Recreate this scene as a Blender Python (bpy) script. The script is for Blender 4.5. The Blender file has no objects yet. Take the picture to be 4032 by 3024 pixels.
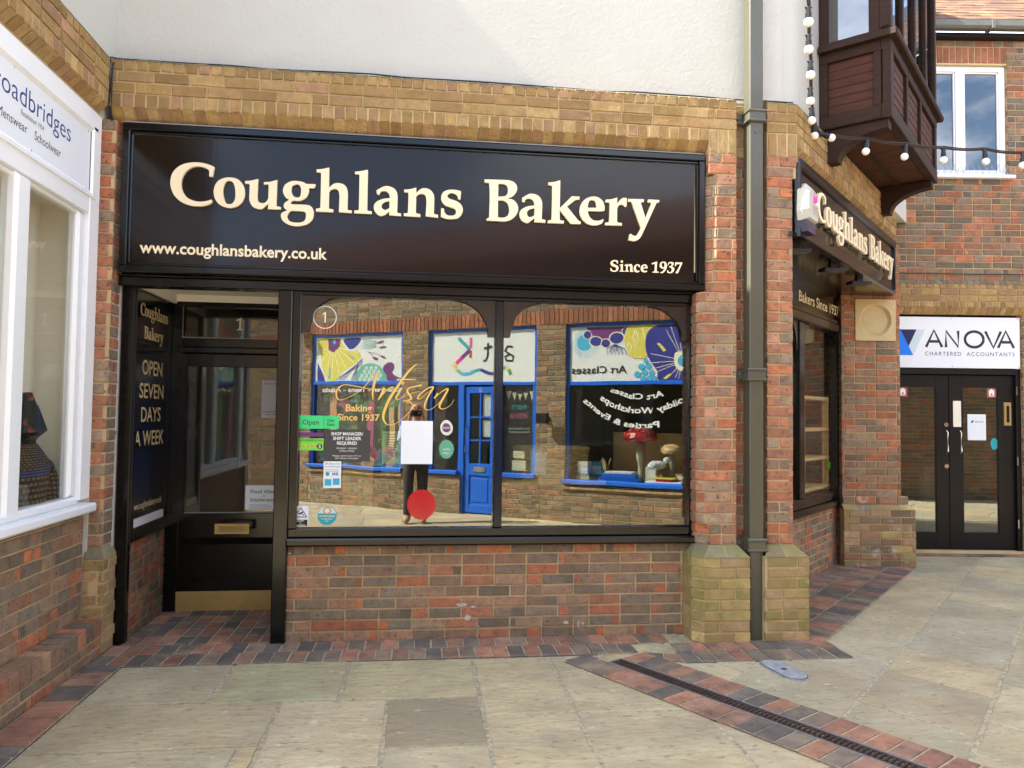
import bpy, bmesh, math, random
from mathutils import Vector, Matrix
rnd = random.Random(11)
sc = bpy.context.scene
COL = sc.collection
PI = math.pi
def rad(a): return math.radians(a)

# ------------------------------------------------------------------ camera
cd = bpy.data.cameras.new('camera'); cam = bpy.data.objects.new('camera', cd); COL.objects.link(cam)
cd.sensor_width = 36; cd.sensor_fit = 'HORIZONTAL'; cd.lens = 26.466
cd.clip_start = 0.02; cd.clip_end = 400
_r, _u, _f = Vector((.992334, -.122969, .012307)), Vector((-.017155, -.03845, .999113)), Vector((.122387, .991665, .040264))
cam.matrix_world = Matrix(((_r.x, _u.x, -_f.x, 0.0), (_r.y, _u.y, -_f.y, -5.2558), (_r.z, _u.z, -_f.z, 1.5532), (0, 0, 0, 1)))
sc.camera = cam

# ------------------------------------------------------------------ light
SUN = Vector((-.72, -.012, .69)).normalized()
SUN_EL = math.asin(SUN.z); SUN_ROT = math.atan2(SUN.x, SUN.y)
world = bpy.data.worlds.new('World'); sc.world = world; world.use_nodes = True
nt = world.node_tree; bg = nt.nodes['Background']
sky = nt.nodes.new('ShaderNodeTexSky'); sky.sky_type = 'NISHITA'; sky.sun_disc = False
sky.sun_elevation = SUN_EL; sky.sun_rotation = SUN_ROT % (2*PI)
sky.air_density = 1.0; sky.dust_density = 1.2; sky.ozone_density = 1.0
tc = nt.nodes.new('ShaderNodeTexCoord'); mp = nt.nodes.new('ShaderNodeMapping'); mp.inputs['Scale'].default_value = (1, 1, 2.2); mp.inputs['Location'].default_value = (4.2, 0, 0)
cn = nt.nodes.new('ShaderNodeTexNoise'); cn.inputs['Scale'].default_value = 2.6; cn.inputs['Detail'].default_value = 8; cn.inputs['Roughness'].default_value = .58
cr = nt.nodes.new('ShaderNodeValToRGB'); cr.color_ramp.elements[0].position = .47; cr.color_ramp.elements[1].position = .68
mx = nt.nodes.new('ShaderNodeMix'); mx.data_type = 'RGBA'; mx.inputs['B'].default_value = (11, 11.1, 11.4, 1)
nt.links.new(tc.outputs['Generated'], mp.inputs['Vector']); nt.links.new(mp.outputs[0], cn.inputs['Vector'])
nt.links.new(cn.outputs[0], cr.inputs[0]); nt.links.new(cr.outputs[0], mx.inputs['Factor'])
nt.links.new(sky.outputs[0], mx.inputs['A']); nt.links.new(mx.outputs['Result'], bg.inputs['Color'])
bg.inputs['Strength'].default_value = 0.12
sd = bpy.data.lights.new('sun', 'SUN'); sun = bpy.data.objects.new('sun', sd); COL.objects.link(sun)
sd.energy = 5.0; sd.angle = rad(.53); sd.color = (1.0, .955, .85)
sun.rotation_euler = SUN.to_track_quat('Z', 'Y').to_euler(); sun.location = (-20, 0, 20)
vs = sc.view_settings; vs.view_transform = 'Standard'; vs.look = 'None'; vs.exposure = 2.28; vs.gamma = 1.0
sc.cycles.max_bounces = 10; sc.cycles.diffuse_bounces = 4; sc.cycles.glossy_bounces = 5; sc.cycles.transparent_max_bounces = 16
sc.cycles.caustics_reflective = False; sc.cycles.caustics_refractive = False
sc.cycles.sample_clamp_indirect = 6

# ------------------------------------------------------------------ colours and materials
def lin(c):
    c = c/255.0
    return c/12.92 if c <= .04045 else ((c+.055)/1.055)**2.4
def rgb(c): return (lin(c[0]), lin(c[1]), lin(c[2]), 1.0)

def mat(name, col, rough=.6, metal=0.0, var=0.0, vscale=3.0, vcol=None, bump=0.0, bscale=40.0, spec=.5, coat=0.0, attr=False, stretch=(1, 1, 1), emit=None, speck=None, bdist=.01, dirt=None, pale=None):
    """Principled material: base colour (plain or the per-brick attribute) varied by noise, with a noise bump."""
    m = bpy.data.materials.new(name); m.use_nodes = True
    t = m.node_tree; N = t.nodes; L = t.links; b = N['Principled BSDF']
    b.inputs['Roughness'].default_value = rough; b.inputs['Metallic'].default_value = metal
    b.inputs['Specular IOR Level'].default_value = spec; b.inputs['Coat Weight'].default_value = coat
    b.inputs['Coat Roughness'].default_value = .06
    tc = N.new('ShaderNodeTexCoord'); mp = N.new('ShaderNodeMapping'); mp.inputs['Scale'].default_value = stretch
    L.new(tc.outputs['Object'], mp.inputs['Vector'])
    src = None
    if attr:
        a = N.new('ShaderNodeAttribute'); a.attribute_name = 'col'; src = a.outputs['Color']
    else:
        q = N.new('ShaderNodeRGB'); q.outputs[0].default_value = rgb(col); src = q.outputs[0]
    if var > 0:
        n = N.new('ShaderNodeTexNoise'); n.inputs['Scale'].default_value = vscale; n.inputs['Detail'].default_value = 6; n.inputs['Roughness'].default_value = .62
        L.new(mp.outputs[0], n.inputs['Vector'])
        r = N.new('ShaderNodeMapRange'); r.inputs['From Min'].default_value = .38; r.inputs['From Max'].default_value = .68
        r.inputs['To Min'].default_value = 0; r.inputs['To Max'].default_value = var
        L.new(n.outputs[0], r.inputs['Value'])
        x = N.new('ShaderNodeMix'); x.data_type = 'RGBA'; L.new(r.outputs[0], x.inputs['Factor']); L.new(src, x.inputs['A'])
        x.inputs['B'].default_value = rgb(vcol or (20, 18, 16)); src = x.outputs['Result']
    if speck:
        sscale, samount, scol = speck
        n = N.new('ShaderNodeTexNoise'); n.inputs['Scale'].default_value = sscale; n.inputs['Detail'].default_value = 3
        L.new(mp.outputs[0], n.inputs['Vector'])
        r = N.new('ShaderNodeMapRange'); r.inputs['From Min'].default_value = .60; r.inputs['From Max'].default_value = .72; r.inputs['To Max'].default_value = samount
        L.new(n.outputs[0], r.inputs['Value'])
        x = N.new('ShaderNodeMix'); x.data_type = 'RGBA'; L.new(r.outputs[0], x.inputs['Factor']); L.new(src, x.inputs['A'])
        x.inputs['B'].default_value = rgb(scol); src = x.outputs['Result']
    if pale:
        pscale, pamount, pcol = pale
        n = N.new('ShaderNodeTexNoise'); n.inputs['Scale'].default_value = pscale; n.inputs['Detail'].default_value = 2
        L.new(tc.outputs['Object'], n.inputs['Vector'])
        r = N.new('ShaderNodeMapRange'); r.inputs['From Min'].default_value = .66; r.inputs['From Max'].default_value = .71; r.inputs['To Max'].default_value = pamount
        L.new(n.outputs[0], r.inputs['Value'])
        x = N.new('ShaderNodeMix'); x.data_type = 'RGBA'; L.new(r.outputs[0], x.inputs['Factor']); L.new(src, x.inputs['A'])
        x.inputs['B'].default_value = rgb(pcol); src = x.outputs['Result']
    if dirt:
        dscale, damount, dcol = dirt
        n = N.new('ShaderNodeTexNoise'); n.inputs['Scale'].default_value = dscale; n.inputs['Detail'].default_value = 7; n.inputs['Roughness'].default_value = .7
        L.new(tc.outputs['Object'], n.inputs['Vector'])
        r = N.new('ShaderNodeMapRange'); r.inputs['From Min'].default_value = .42; r.inputs['From Max'].default_value = .66; r.inputs['To Max'].default_value = damount
        L.new(n.outputs[0], r.inputs['Value'])
        x = N.new('ShaderNodeMix'); x.data_type = 'RGBA'; L.new(r.outputs[0], x.inputs['Factor']); L.new(src, x.inputs['A'])
        x.inputs['B'].default_value = rgb(dcol); src = x.outputs['Result']
    L.new(src, b.inputs['Base Color'])
    if bump > 0:
        n = N.new('ShaderNodeTexNoise'); n.inputs['Scale'].default_value = bscale; n.inputs['Detail'].default_value = 5; n.inputs['Roughness'].default_value = .6
        L.new(mp.outputs[0], n.inputs['Vector'])
        u = N.new('ShaderNodeBump'); u.inputs['Strength'].default_value = bump; u.inputs['Distance'].default_value = bdist
        L.new(n.outputs[0], u.inputs['Height']); L.new(u.outputs[0], b.inputs['Normal'])
    if emit:
        b.inputs['Emission Color'].default_value = rgb(emit[0]); b.inputs['Emission Strength'].default_value = emit[1]
    return m

def glass(name, r0=.05, tint=(235, 240, 236), wave=.0, wscale=6.0):
    """Clear flat pane: transparent with a Schlick mirror on each face, slightly wavy like real float glass."""
    m = bpy.data.materials.new(name); m.use_nodes = True
    t = m.node_tree; N = t.nodes; L = t.links; N.remove(N['Principled BSDF'])
    out = N['Material Output']; tr = N.new('ShaderNodeBsdfTransparent'); tr.inputs[0].default_value = rgb(tint)
    g = N.new('ShaderNodeBsdfGlossy'); g.inputs['Roughness'].default_value = 0.0
    lw = N.new('ShaderNodeLayerWeight'); lw.inputs['Blend'].default_value = .5
    p = N.new('ShaderNodeMath'); p.operation = 'POWER'; p.inputs[1].default_value = 5
    L.new(lw.outputs['Facing'], p.inputs[0])
    r = N.new('ShaderNodeMapRange'); r.inputs['To Min'].default_value = r0; r.inputs['To Max'].default_value = 1
    L.new(p.outputs[0], r.inputs['Value'])
    mx = N.new('ShaderNodeMixShader'); L.new(r.outputs[0], mx.inputs[0]); L.new(tr.outputs[0], mx.inputs[1]); L.new(g.outputs[0], mx.inputs[2])
    if wave > 0:
        tc = N.new('ShaderNodeTexCoord'); n = N.new('ShaderNodeTexNoise'); n.inputs['Scale'].default_value = wscale; n.inputs['Detail'].default_value = 1
        L.new(tc.outputs['Object'], n.inputs['Vector'])
        u = N.new('ShaderNodeBump'); u.inputs['Strength'].default_value = wave; u.inputs['Distance'].default_value = .02
        L.new(n.outputs[0], u.inputs['Height']); L.new(u.outputs[0], g.inputs['Normal'])
    L.new(mx.outputs[0], out.inputs[0])
    return m

M = {}
M['brick'] = mat('fired_brick', (150, 100, 80), .88, attr=True, var=.55, vscale=15, vcol=(94, 76, 66), bump=.8, bscale=55, spec=.25, speck=(42, .9, (62, 54, 50)), bdist=.009, dirt=(1.3, .22, (112, 92, 76)))
M['yellow_brick'] = mat('yellow_brick', (170, 140, 90), .88, attr=True, var=.5, vscale=14, vcol=(120, 94, 54), bump=.7, bscale=55, spec=.25, speck=(40, .5, (92, 70, 48)), bdist=.008, dirt=(1.6, .35, (120, 98, 66)))
M['limed_brick'] = mat('limed_brick', (170, 140, 90), .9, attr=True, var=.4, vscale=12, vcol=(112, 92, 62), bump=.6, bscale=60, spec=.2, speck=(9, .6, (206, 196, 184)), bdist=.008)
M['mossy_brick'] = mat('mossy_brick', (170, 140, 90), .9, attr=True, dirt=(14, .4, (110, 88, 56)), var=.75, vscale=5, vcol=(124, 124, 58), bump=.5, bscale=60, spec=.2, speck=(40, .45, (96, 86, 60)), bdist=.006)
M['mortar'] = mat('mortar', (196, 170, 128), .95, var=.55, vscale=4, vcol=(142, 122, 94), bump=.6, bscale=120, spec=.15, bdist=.005)
M['render'] = mat('white_render', (192, 190, 181), .9, var=.30, vscale=1.3, vcol=(178, 173, 160), bump=.32, bscale=34, spec=.2, bdist=.012)
M['black'] = mat('black_gloss_paint', (9, 8, 8), .2, bump=.10, bscale=22, spec=.35, coat=.12, stretch=(1, 1, .25), bdist=.004)
M['dark_brown'] = mat('dark_brown_gloss', (36, 26, 21), .22, var=.25, vscale=2, vcol=(18, 13, 11), bump=.14, bscale=24, spec=.4, coat=.2, bdist=.004)
M['sign_face'] = mat('sign_face_gloss', (27, 18, 14), .16, var=.5, vscale=1.2, vcol=(10, 9, 10), bump=.12, bscale=22, spec=.30, coat=.12, stretch=(1, 1, .08), bdist=.003)
M['cream'] = mat('cream_letters', (240, 222, 186), .45, var=.1, vscale=3, vcol=(214, 190, 150))
M['gold'] = mat('gold_letters', (232, 188, 96), .4, var=.2, vscale=9, vcol=(206, 156, 70))
M['pale_gold'] = mat('pale_gold_letters', (226, 204, 150), .4)
M['pipe'] = mat('grey_green_paint', (78, 76, 64), .34, var=.35, vscale=2.2, vcol=(66, 64, 54), bump=.25, bscale=30, coat=.15, stretch=(1, 1, .3), bdist=.005)
M['white_paint'] = mat('white_gloss_paint', (243, 244, 246), .32, var=.2, vscale=2.5, vcol=(222, 222, 218), bump=.12, bscale=30, coat=.2, bdist=.004)
M['brass'] = mat('worn_brass', (186, 156, 96), .42, metal=.35, var=.5, vscale=5, vcol=(140, 114, 66), bump=.1, bscale=50)
M['chrome'] = mat('brushed_steel', (200, 200, 198), .22, metal=1.0)
M['stone'] = mat('pale_stone', (206, 182, 134), .85, var=.4, vscale=6, vcol=(172, 148, 104), bump=.35, bscale=50, bdist=.006)
M['slab'] = mat('sandstone_slab', (150, 146, 124), .85, attr=True, var=.5, vscale=2.2, vcol=(158, 134, 102), bump=1.0, bscale=10, spec=.3, speck=(16, .7, (110, 104, 88)), bdist=.02, stretch=(1, 1.9, 1), dirt=(1.6, .5, (124, 118, 102)), pale=(11, .5, (206, 198, 178)))
M['grit'] = mat('joint_grit', (188, 176, 148), .95, var=.7, vscale=40, vcol=(92, 84, 68), bump=.8, bscale=90)
M['paver'] = mat('clay_paver', (110, 80, 76), .8, attr=True, var=.55, vscale=8, vcol=(60, 54, 60), bump=.6, bscale=45, spec=.3, speck=(30, .35, (44, 42, 50)), bdist=.008)
M['timber'] = mat('stained_timber', (56, 37, 29), .7, var=.6, vscale=6, vcol=(32, 23, 20), bump=.4, bscale=18, stretch=(1, 1, 7), spec=.18, bdist=.005)
M['timber_light'] = mat('faded_timber', (80, 48, 36), .7, spec=.18, var=.6, vscale=7, vcol=(46, 30, 24), bump=.35, bscale=22, stretch=(1, 1, 5), bdist=.005)
M['tile'] = mat('clay_roof_tile', (176, 100, 72), .85, attr=True, var=.35, vscale=9, vcol=(78, 56, 48), bump=.5, bscale=40, bdist=.008)
M['gutter'] = mat('grey_gutter', (100, 100, 94), .55, var=.4, vscale=5, vcol=(78, 76, 66), bump=.2, bscale=20)
M['iron'] = mat('cast_iron_grate', (74, 58, 52), .6, metal=.3, var=.5, vscale=20, vcol=(56, 40, 32), bump=.4, bscale=80)
M['grey_iron'] = mat('grey_metal_cover', (132, 138, 146), .5, metal=.4, var=.4, vscale=14, vcol=(106, 110, 116), bump=.4, bscale=80)
M['pale_iron'] = mat('worn_pale_cover', (164, 168, 174), .6, metal=.15, var=.6, vscale=24, vcol=(112, 116, 120), bump=.8, bscale=90)
M['glass'] = glass('shop_glass', .19, (222, 228, 223), wave=.018, wscale=3.0)
M['pane'] = glass('window_pane', .055, (246, 248, 246), wave=.02, wscale=3.0)
M['mirror_pane'] = glass('coated_pane', .2, (150, 155, 158), wave=.012, wscale=2.0)
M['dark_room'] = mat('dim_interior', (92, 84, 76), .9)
M['floor_in'] = mat('interior_floor', (96, 78, 60), .6)
M['ceil_white'] = mat('white_ceiling', (246, 241, 229), .8)
M['job_grey'] = mat('charcoal_print', (62, 58, 56), .6)
M['splash'] = mat('chalky_splash', (196, 186, 172), .9, var=.6, vscale=40, vcol=(150, 126, 108))
M['paper'] = mat('white_paper', (232, 234, 238), .7, var=.12, vscale=5, vcol=(206, 210, 220), bump=.2, bscale=7)
M['paper_grey'] = mat('grey_paper', (170, 168, 166), .7)
M['ink'] = mat('black_ink', (24, 22, 24), .6)
M['white_ink'] = mat('white_ink', (236, 236, 232), .6)
M['green'] = mat('mint_green', (58, 208, 122), .5)
M['lime'] = mat('lime_green', (120, 210, 60), .5)
M['dark_green'] = mat('dark_green_ink', (30, 92, 54), .6)
M['mid_green'] = mat('leaf_green', (84, 140, 70), .6)
M['purple'] = mat('purple_print', (104, 44, 110), .55)
M['navy'] = mat('navy_print', (40, 44, 132), .55)
M['cyan'] = mat('cyan_print', (60, 168, 206), .55)
M['yellow'] = mat('yellow_print', (206, 196, 84), .55)
M['cream_print'] = mat('cream_print', (226, 220, 190), .6)
M['teal'] = mat('teal_print', (40, 158, 168), .5)
M['teal_green'] = mat('teal_green_print', (96, 168, 150), .55)
M['pink'] = mat('pink_print', (196, 92, 130), .55)
M['magenta'] = mat('magenta_print', (214, 40, 150), .5)
M['red'] = mat('red_gloss', (196, 24, 30), .25, coat=.3)
M['bright_red'] = mat('bright_red_disc', (204, 22, 36), .15, coat=.3); M['bright_red'].node_tree.nodes['Principled BSDF'].inputs['Alpha'].default_value = .78
M['dark_red'] = mat('dull_red_print', (168, 84, 76), .6)
M['orange'] = mat('orange_print', (240, 172, 120), .6, var=.5, vscale=12, vcol=(222, 138, 92))
M['blue_paint'] = mat('bright_blue_paint', (24, 100, 206), .35, var=.25, vscale=3, vcol=(18, 78, 172), bump=.1, bscale=30)
M['sky_blue'] = mat('sky_blue_print', (0, 120, 236), .5)
M['deep_navy'] = mat('deep_navy_print', (12, 14, 70), .5)
M['pale_blue'] = mat('pale_grey_blue_print', (200, 216, 224), .5)
M['sign_white'] = mat('white_sign_board', (232, 234, 240), .4)
M['mural_white'] = mat('mural_white', (214, 218, 214), .5)
M['logo_blue'] = mat('logo_blue', (44, 58, 132), .5)
M['plum_ink'] = mat('plum_ink', (46, 28, 40), .6)
M['wood'] = mat('pine_wood', (240, 200, 142), .55, var=.5, vscale=7, vcol=(208, 158, 98), stretch=(1, 1, 6))
M['wicker'] = mat('wicker', (232, 188, 128), .7, var=.5, vscale=30, vcol=(176, 130, 78), bump=.6, bscale=70)
M['bulb'] = mat('opal_bulb', (246, 244, 234), .18, coat=.4)
M['rubber'] = mat('black_rubber', (26, 26, 28), .45)
M['cable'] = mat('brown_black_cable', (46, 34, 30), .55)
M['black_plastic'] = mat('black_plastic', (20, 20, 22), .4)
M['alarm_white'] = mat('alarm_white', (186, 183, 170), .35, var=.15, vscale=5, vcol=(184, 180, 164))
M['alarm_blue'] = mat('alarm_blue', (10, 20, 70), .25, coat=.3)
M['near_black'] = mat('near_black_paint', (20, 16, 18), .38, var=.3, vscale=3, vcol=(12, 10, 12), bump=.1, bscale=25, spec=.35)
M['lead'] = mat('lead_flashing', (140, 140, 140), .6)
M['foliage'] = mat('plant_green', (70, 112, 52), .7, var=.6, vscale=14, vcol=(34, 66, 30))
M['skin'] = mat('skin', (186, 132, 104), .55, var=.2, vscale=9, vcol=(168, 108, 84))
M['shirt'] = mat('pale_blue_shirt', (158, 178, 208), .8, var=.3, vscale=10, vcol=(120, 140, 172), bump=.4, bscale=14)
M['trousers'] = mat('dark_trousers', (52, 48, 50), .85, bump=.4, bscale=16)
M['shoe'] = mat('tan_shoe', (170, 130, 98), .6)
M['knit'] = mat('scallop_knit', (120, 100, 74), .9, attr=True, var=.5, vscale=20, vcol=(56, 46, 36), bump=.8, bscale=50)
M['hat'] = mat('orange_black_print', (34, 36, 38), .6, var=.5, vscale=9, vcol=(60, 70, 66), speck=(13, .9, (214, 92, 50)))
M['board'] = mat('beige_backboard', (240, 230, 212), .8, var=.15, vscale=1.5, vcol=(228, 218, 200))

# ------------------------------------------------------------------ mesh building
class Frame:
    """A wall frame: u along the wall (to the right seen from in front), d out towards the viewer, z up."""
    def __init__(s, ox, oy, ang):
        a = rad(ang); s.o = (ox, oy); s.U = (math.cos(a), math.sin(a)); s.N = (s.U[1], -s.U[0])
    def p(s, u, d, z):
        return (s.o[0]+u*s.U[0]+d*s.N[0], s.o[1]+u*s.U[1]+d*s.N[1], z)
F = Frame(0, 0, 0)              # bakery front
LW = Frame(-2.0, 0, 90)         # menswear shop, u = y, d = x + 2
SIDE = Frame(-1.905, 0, 90)      # doorway cheek
D45 = Frame(2.65, -.17, 45)     # canted corner: u from the corner pier, d outward
AN = Frame(6.3, 2.81, -7)       # accountants
OP = Frame(-.744, -7.356, 213)  # art shop opposite, faces the bakery (u = -s)

class MB:
    def __init__(s): s.v = []; s.f = []; s.c = []; s.m = []
    def face(s, pts, col=None, mi=0):
        n = len(s.v); s.v.extend(pts); s.f.append(tuple(range(n, n+len(pts)))); s.c.append(col); s.m.append(mi)
    def faces(s, pts, idx, col=None, mi=0):
        n = len(s.v); s.v.extend(pts)
        for q in idx: s.f.append(tuple(n+i for i in q)); s.c.append(col); s.m.append(mi)
    def box(s, fr, u0, u1, d0, d1, z0, z1, col=None, mi=0, bev=0.0):
        P = fr.p
        if bev <= 0:
            pts = [P(u0, d0, z0), P(u1, d0, z0), P(u1, d1, z0), P(u0, d1, z0), P(u0, d0, z1), P(u1, d0, z1), P(u1, d1, z1), P(u0, d1, z1)]
            s.faces(pts, [(3, 2, 1, 0), (4, 5, 6, 7), (0, 1, 5, 4), (1, 2, 6, 5), (2, 3, 7, 6), (3, 0, 4, 7)], col, mi)
            return
        b = bev   # bevel the four edges of the front (d1) face
        pts = [P(u0, d0, z0), P(u1, d0, z0), P(u1, d0, z1), P(u0, d0, z1),
               P(u0, d1-b, z0), P(u1, d1-b, z0), P(u1, d1-b, z1), P(u0, d1-b, z1),
               P(u0+b, d1, z0+b), P(u1-b, d1, z0+b), P(u1-b, d1, z1-b), P(u0+b, d1, z1-b)]
        q = [(0, 1, 2, 3), (0, 4, 5, 1), (1, 5, 6, 2), (2, 6, 7, 3), (3, 7, 4, 0), (4, 8, 9, 5), (5, 9, 10, 6), (6, 10, 11, 7), (7, 11, 8, 4), (8, 11, 10, 9)]
        s.faces(pts, q, col, mi)
    def prism(s, fr, poly, d0, d1, mi=0, col=None, sides=True):
        """polygon in (u,z) given counter-clockwise seen from the front, extruded d0..d1"""
        n = len(poly)
        a = [fr.p(u, d1, z) for u, z in poly]; b = [fr.p(u, d0, z) for u, z in poly]
        s.face(a, col, mi); s.face(b[::-1], col, mi)
        if sides:
            for i in range(n):
                j = (i+1) % n; s.face([b[i], b[j], a[j], a[i]], col, mi)
    def profile(s, fr, prof, u0, u1, mi=0, col=None, cap=True):
        """profile in (d,z) swept along u"""
        a = [fr.p(u0, d, z) for d, z in prof]; b = [fr.p(u1, d, z) for d, z in prof]; n = len(prof)
        for i in range(n):
            j = (i+1) % n; s.face([a[i], b[i], b[j], a[j]], col, mi)
        if cap: s.face(a[::-1], col, mi); s.face(b, col, mi)
    def extr(s, poly, z0, z1, mi=0, col=None):
        a = [(x, y, z1) for x, y in poly]; b = [(x, y, z0) for x, y in poly]; n = len(poly)
        s.face(a, col, mi); s.face(b[::-1], col, mi)
        for i in range(n):
            j = (i+1) % n; s.face([b[i], b[j], a[j], a[i]], col, mi)
    def tube(s, pts, r, n=8, mi=0, cap=True, col=None):
        pts = [Vector(p) for p in pts]; rs = r if isinstance(r, (list, tuple)) else [r]*len(pts)
        rings = []; up = Vector((0, 0, 1))
        for i, p in enumerate(pts):
            t = (pts[min(i+1, len(pts)-1)]-pts[max(i-1, 0)]).normalized()
            a = t.cross(up)
            if a.length < 1e-3: a = t.cross(Vector((1, 0, 0)))
            a.normalize(); b = t.cross(a).normalized()
            rings.append([tuple(p+rs[i]*(a*math.cos(2*PI*k/n)+b*math.sin(2*PI*k/n))) for k in range(n)])
        base = len(s.v)
        for q in rings: s.v.extend(q)
        for i in range(len(rings)-1):
            for k in range(n):
                k2 = (k+1) % n; s.f.append((base+i*n+k, base+i*n+k2, base+(i+1)*n+k2, base+(i+1)*n+k)); s.c.append(col); s.m.append(mi)
        if cap:
            s.f.append(tuple(base+k for k in range(n))[::-1]); s.c.append(col); s.m.append(mi)
            e = base+(len(rings)-1)*n; s.f.append(tuple(e+k for k in range(n))); s.c.append(col); s.m.append(mi)
    def ball(s, c, r, n=12, m=8, sq=(1, 1, 1), mi=0, col=None, jit=0):
        base = len(s.v); s.v.append((c[0], c[1], c[2]-r*sq[2]))
        for i in range(1, m):
            th = PI*i/m - PI/2
            for k in range(n):
                ph = 2*PI*k/n; q = r*(1+rnd.uniform(-jit, jit))
                s.v.append((c[0]+q*sq[0]*math.cos(th)*math.cos(ph), c[1]+q*sq[1]*math.cos(th)*math.sin(ph), c[2]+q*sq[2]*math.sin(th)))
        s.v.append((c[0], c[1], c[2]+r*sq[2])); top = len(s.v)-1
        def add(t): s.f.append(t); s.c.append(col); s.m.append(mi)
        for k in range(n):
            k2 = (k+1) % n; add((base, base+1+k2, base+1+k)); add((top, base+1+(m-2)*n+k, base+1+(m-2)*n+k2))
            for i in range(m-2):
                a = base+1+i*n; add((a+k, a+k2, a+n+k2, a+n+k))
    def disc(s, fr, u, z, ru, rz, d, mi=0, n=24, a0=0, a1=2*PI, col=None):
        pts = [fr.p(u+ru*math.cos(a0+(a1-a0)*k/n), d, z+rz*math.sin(a0+(a1-a0)*k/n)) for k in range(n if a1-a0 > 6.28 else n+1)]
        s.face(pts, col, mi)
    def ring(s, fr, u, z, r0, r1, d, mi=0, n=32):
        for k in range(n):
            a, b = 2*PI*k/n, 2*PI*(k+1)/n
            s.face([fr.p(u+r0*math.cos(a), d, z+r0*math.sin(a)), fr.p(u+r1*math.cos(a), d, z+r1*math.sin(a)), fr.p(u+r1*math.cos(b), d, z+r1*math.sin(b)), fr.p(u+r0*math.cos(b), d, z+r0*math.sin(b))], None, mi)
    def ribbon(s, fr, pts, w, d, mi=0, col=None):
        """flat painted stroke through (u,z) points, width w (or list)"""
        n = len(pts); ws = w if isinstance(w, (list, tuple)) else [w]*n; L = []; Rr = []
        for i, (u, z) in enumerate(pts):
            a, b = pts[max(i-1, 0)], pts[min(i+1, n-1)]
            tx, tz = b[0]-a[0], b[1]-a[1]; l = math.hypot(tx, tz) or 1; nx, nz = -tz/l, tx/l
            L.append(fr.p(u+nx*ws[i]/2, d, z+nz*ws[i]/2)); Rr.append(fr.p(u-nx*ws[i]/2, d, z-nz*ws[i]/2))
        for i in range(n-1): s.face([Rr[i], Rr[i+1], L[i+1], L[i]], col, mi)
    def build(s, name, mats, smooth=False, fix=True):
        me = bpy.data.meshes.new(name); me.from_pydata([tuple(p) for p in s.v], [], s.f)
        mats = mats if isinstance(mats, (list, tuple)) else [mats]
        for q in mats: me.materials.append(M[q] if isinstance(q, str) else q)
        for p, i in zip(me.polygons, s.m): p.material_index = i; p.use_smooth = smooth
        if any(c is not None for c in s.c):
            at = me.color_attributes.new('col', 'FLOAT_COLOR', 'CORNER'); k = 0
            for p, c in zip(me.polygons, s.c):
                c = c or (.3, .3, .3, 1)
                for li in p.loop_indices: at.data[li].color = c
        if fix:
            bm = bmesh.new(); bm.from_mesh(me); bmesh.ops.recalc_face_normals(bm, faces=bm.faces); bm.to_mesh(me); bm.free()
        me.update(); return me

def tag(o, label=None, cat=None, group=None, kind=None):
    if label: o['label'] = label
    if cat: o['category'] = cat
    if group: o['group'] = group
    if kind: o['kind'] = kind
    return o
def root(name, loc, label, cat, group=None):
    o = bpy.data.objects.new(name, None); COL.objects.link(o); o.location = loc; o.empty_display_size = .1
    return tag(o, label, cat, group)
def part(name, mb, mats, parent, label=None, smooth=False):
    """link a mesh (given in world coordinates) as a child"""
    me = mb.build(name, mats, smooth) if isinstance(mb, MB) else mb
    o = bpy.data.objects.new(name, me); COL.objects.link(o); o.parent = parent
    if parent.parent is None: o.location = (-parent.location[0], -parent.location[1], -parent.location[2])
    if parent.type == 'MESH' and parent.parent is None: pass
    if label: o['label'] = label
    return o
def solo(name, mb, mats, label=None, cat=None, group=None, kind=None, smooth=False):
    """a thing that is one mesh, its origin moved to the middle of its base"""
    me = mb.build(name, mats, smooth) if isinstance(mb, MB) else mb
    xs = [v.co.x for v in me.vertices]; ys = [v.co.y for v in me.vertices]; zs = [v.co.z for v in me.vertices]
    c = Vector(((min(xs)+max(xs))/2, (min(ys)+max(ys))/2, min(zs)))
    if kind != 'structure':
        me.transform(Matrix.Translation(-c))
    else: c = Vector((0, 0, 0))
    o = bpy.data.objects.new(name, me); COL.objects.link(o); o.location = c
    return tag(o, label, cat, group, kind)

# ------------------------------------------------------------------ lettering
_tc = {}
def glyphs(txt, bold=0.0, spacing=1.0):
    k = (txt, bold, spacing)
    if k in _tc: return _tc[k]
    cu = bpy.data.curves.new('t', 'FONT'); cu.body = txt; cu.size = 1.0; cu.offset = bold; cu.space_character = spacing; cu.resolution_u = 3
    ob = bpy.data.objects.new('t', cu); COL.objects.link(ob)
    dg = bpy.context.evaluated_depsgraph_get(); dg.update()
    me = bpy.data.meshes.new_from_object(ob.evaluated_get(dg))
    vs_ = [(v.co.x, v.co.y) for v in me.vertices]; fs = [tuple(p.vertices) for p in me.polygons]
    bpy.data.objects.remove(ob); bpy.data.curves.remove(cu); bpy.data.meshes.remove(me)
    x0 = min(v[0] for v in vs_); x1 = max(v[0] for v in vs_)
    _tc[k] = ([(v[0]-x0, v[1]) for v in vs_], fs, x1-x0)
    return _tc[k]
CAP = None
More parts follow.
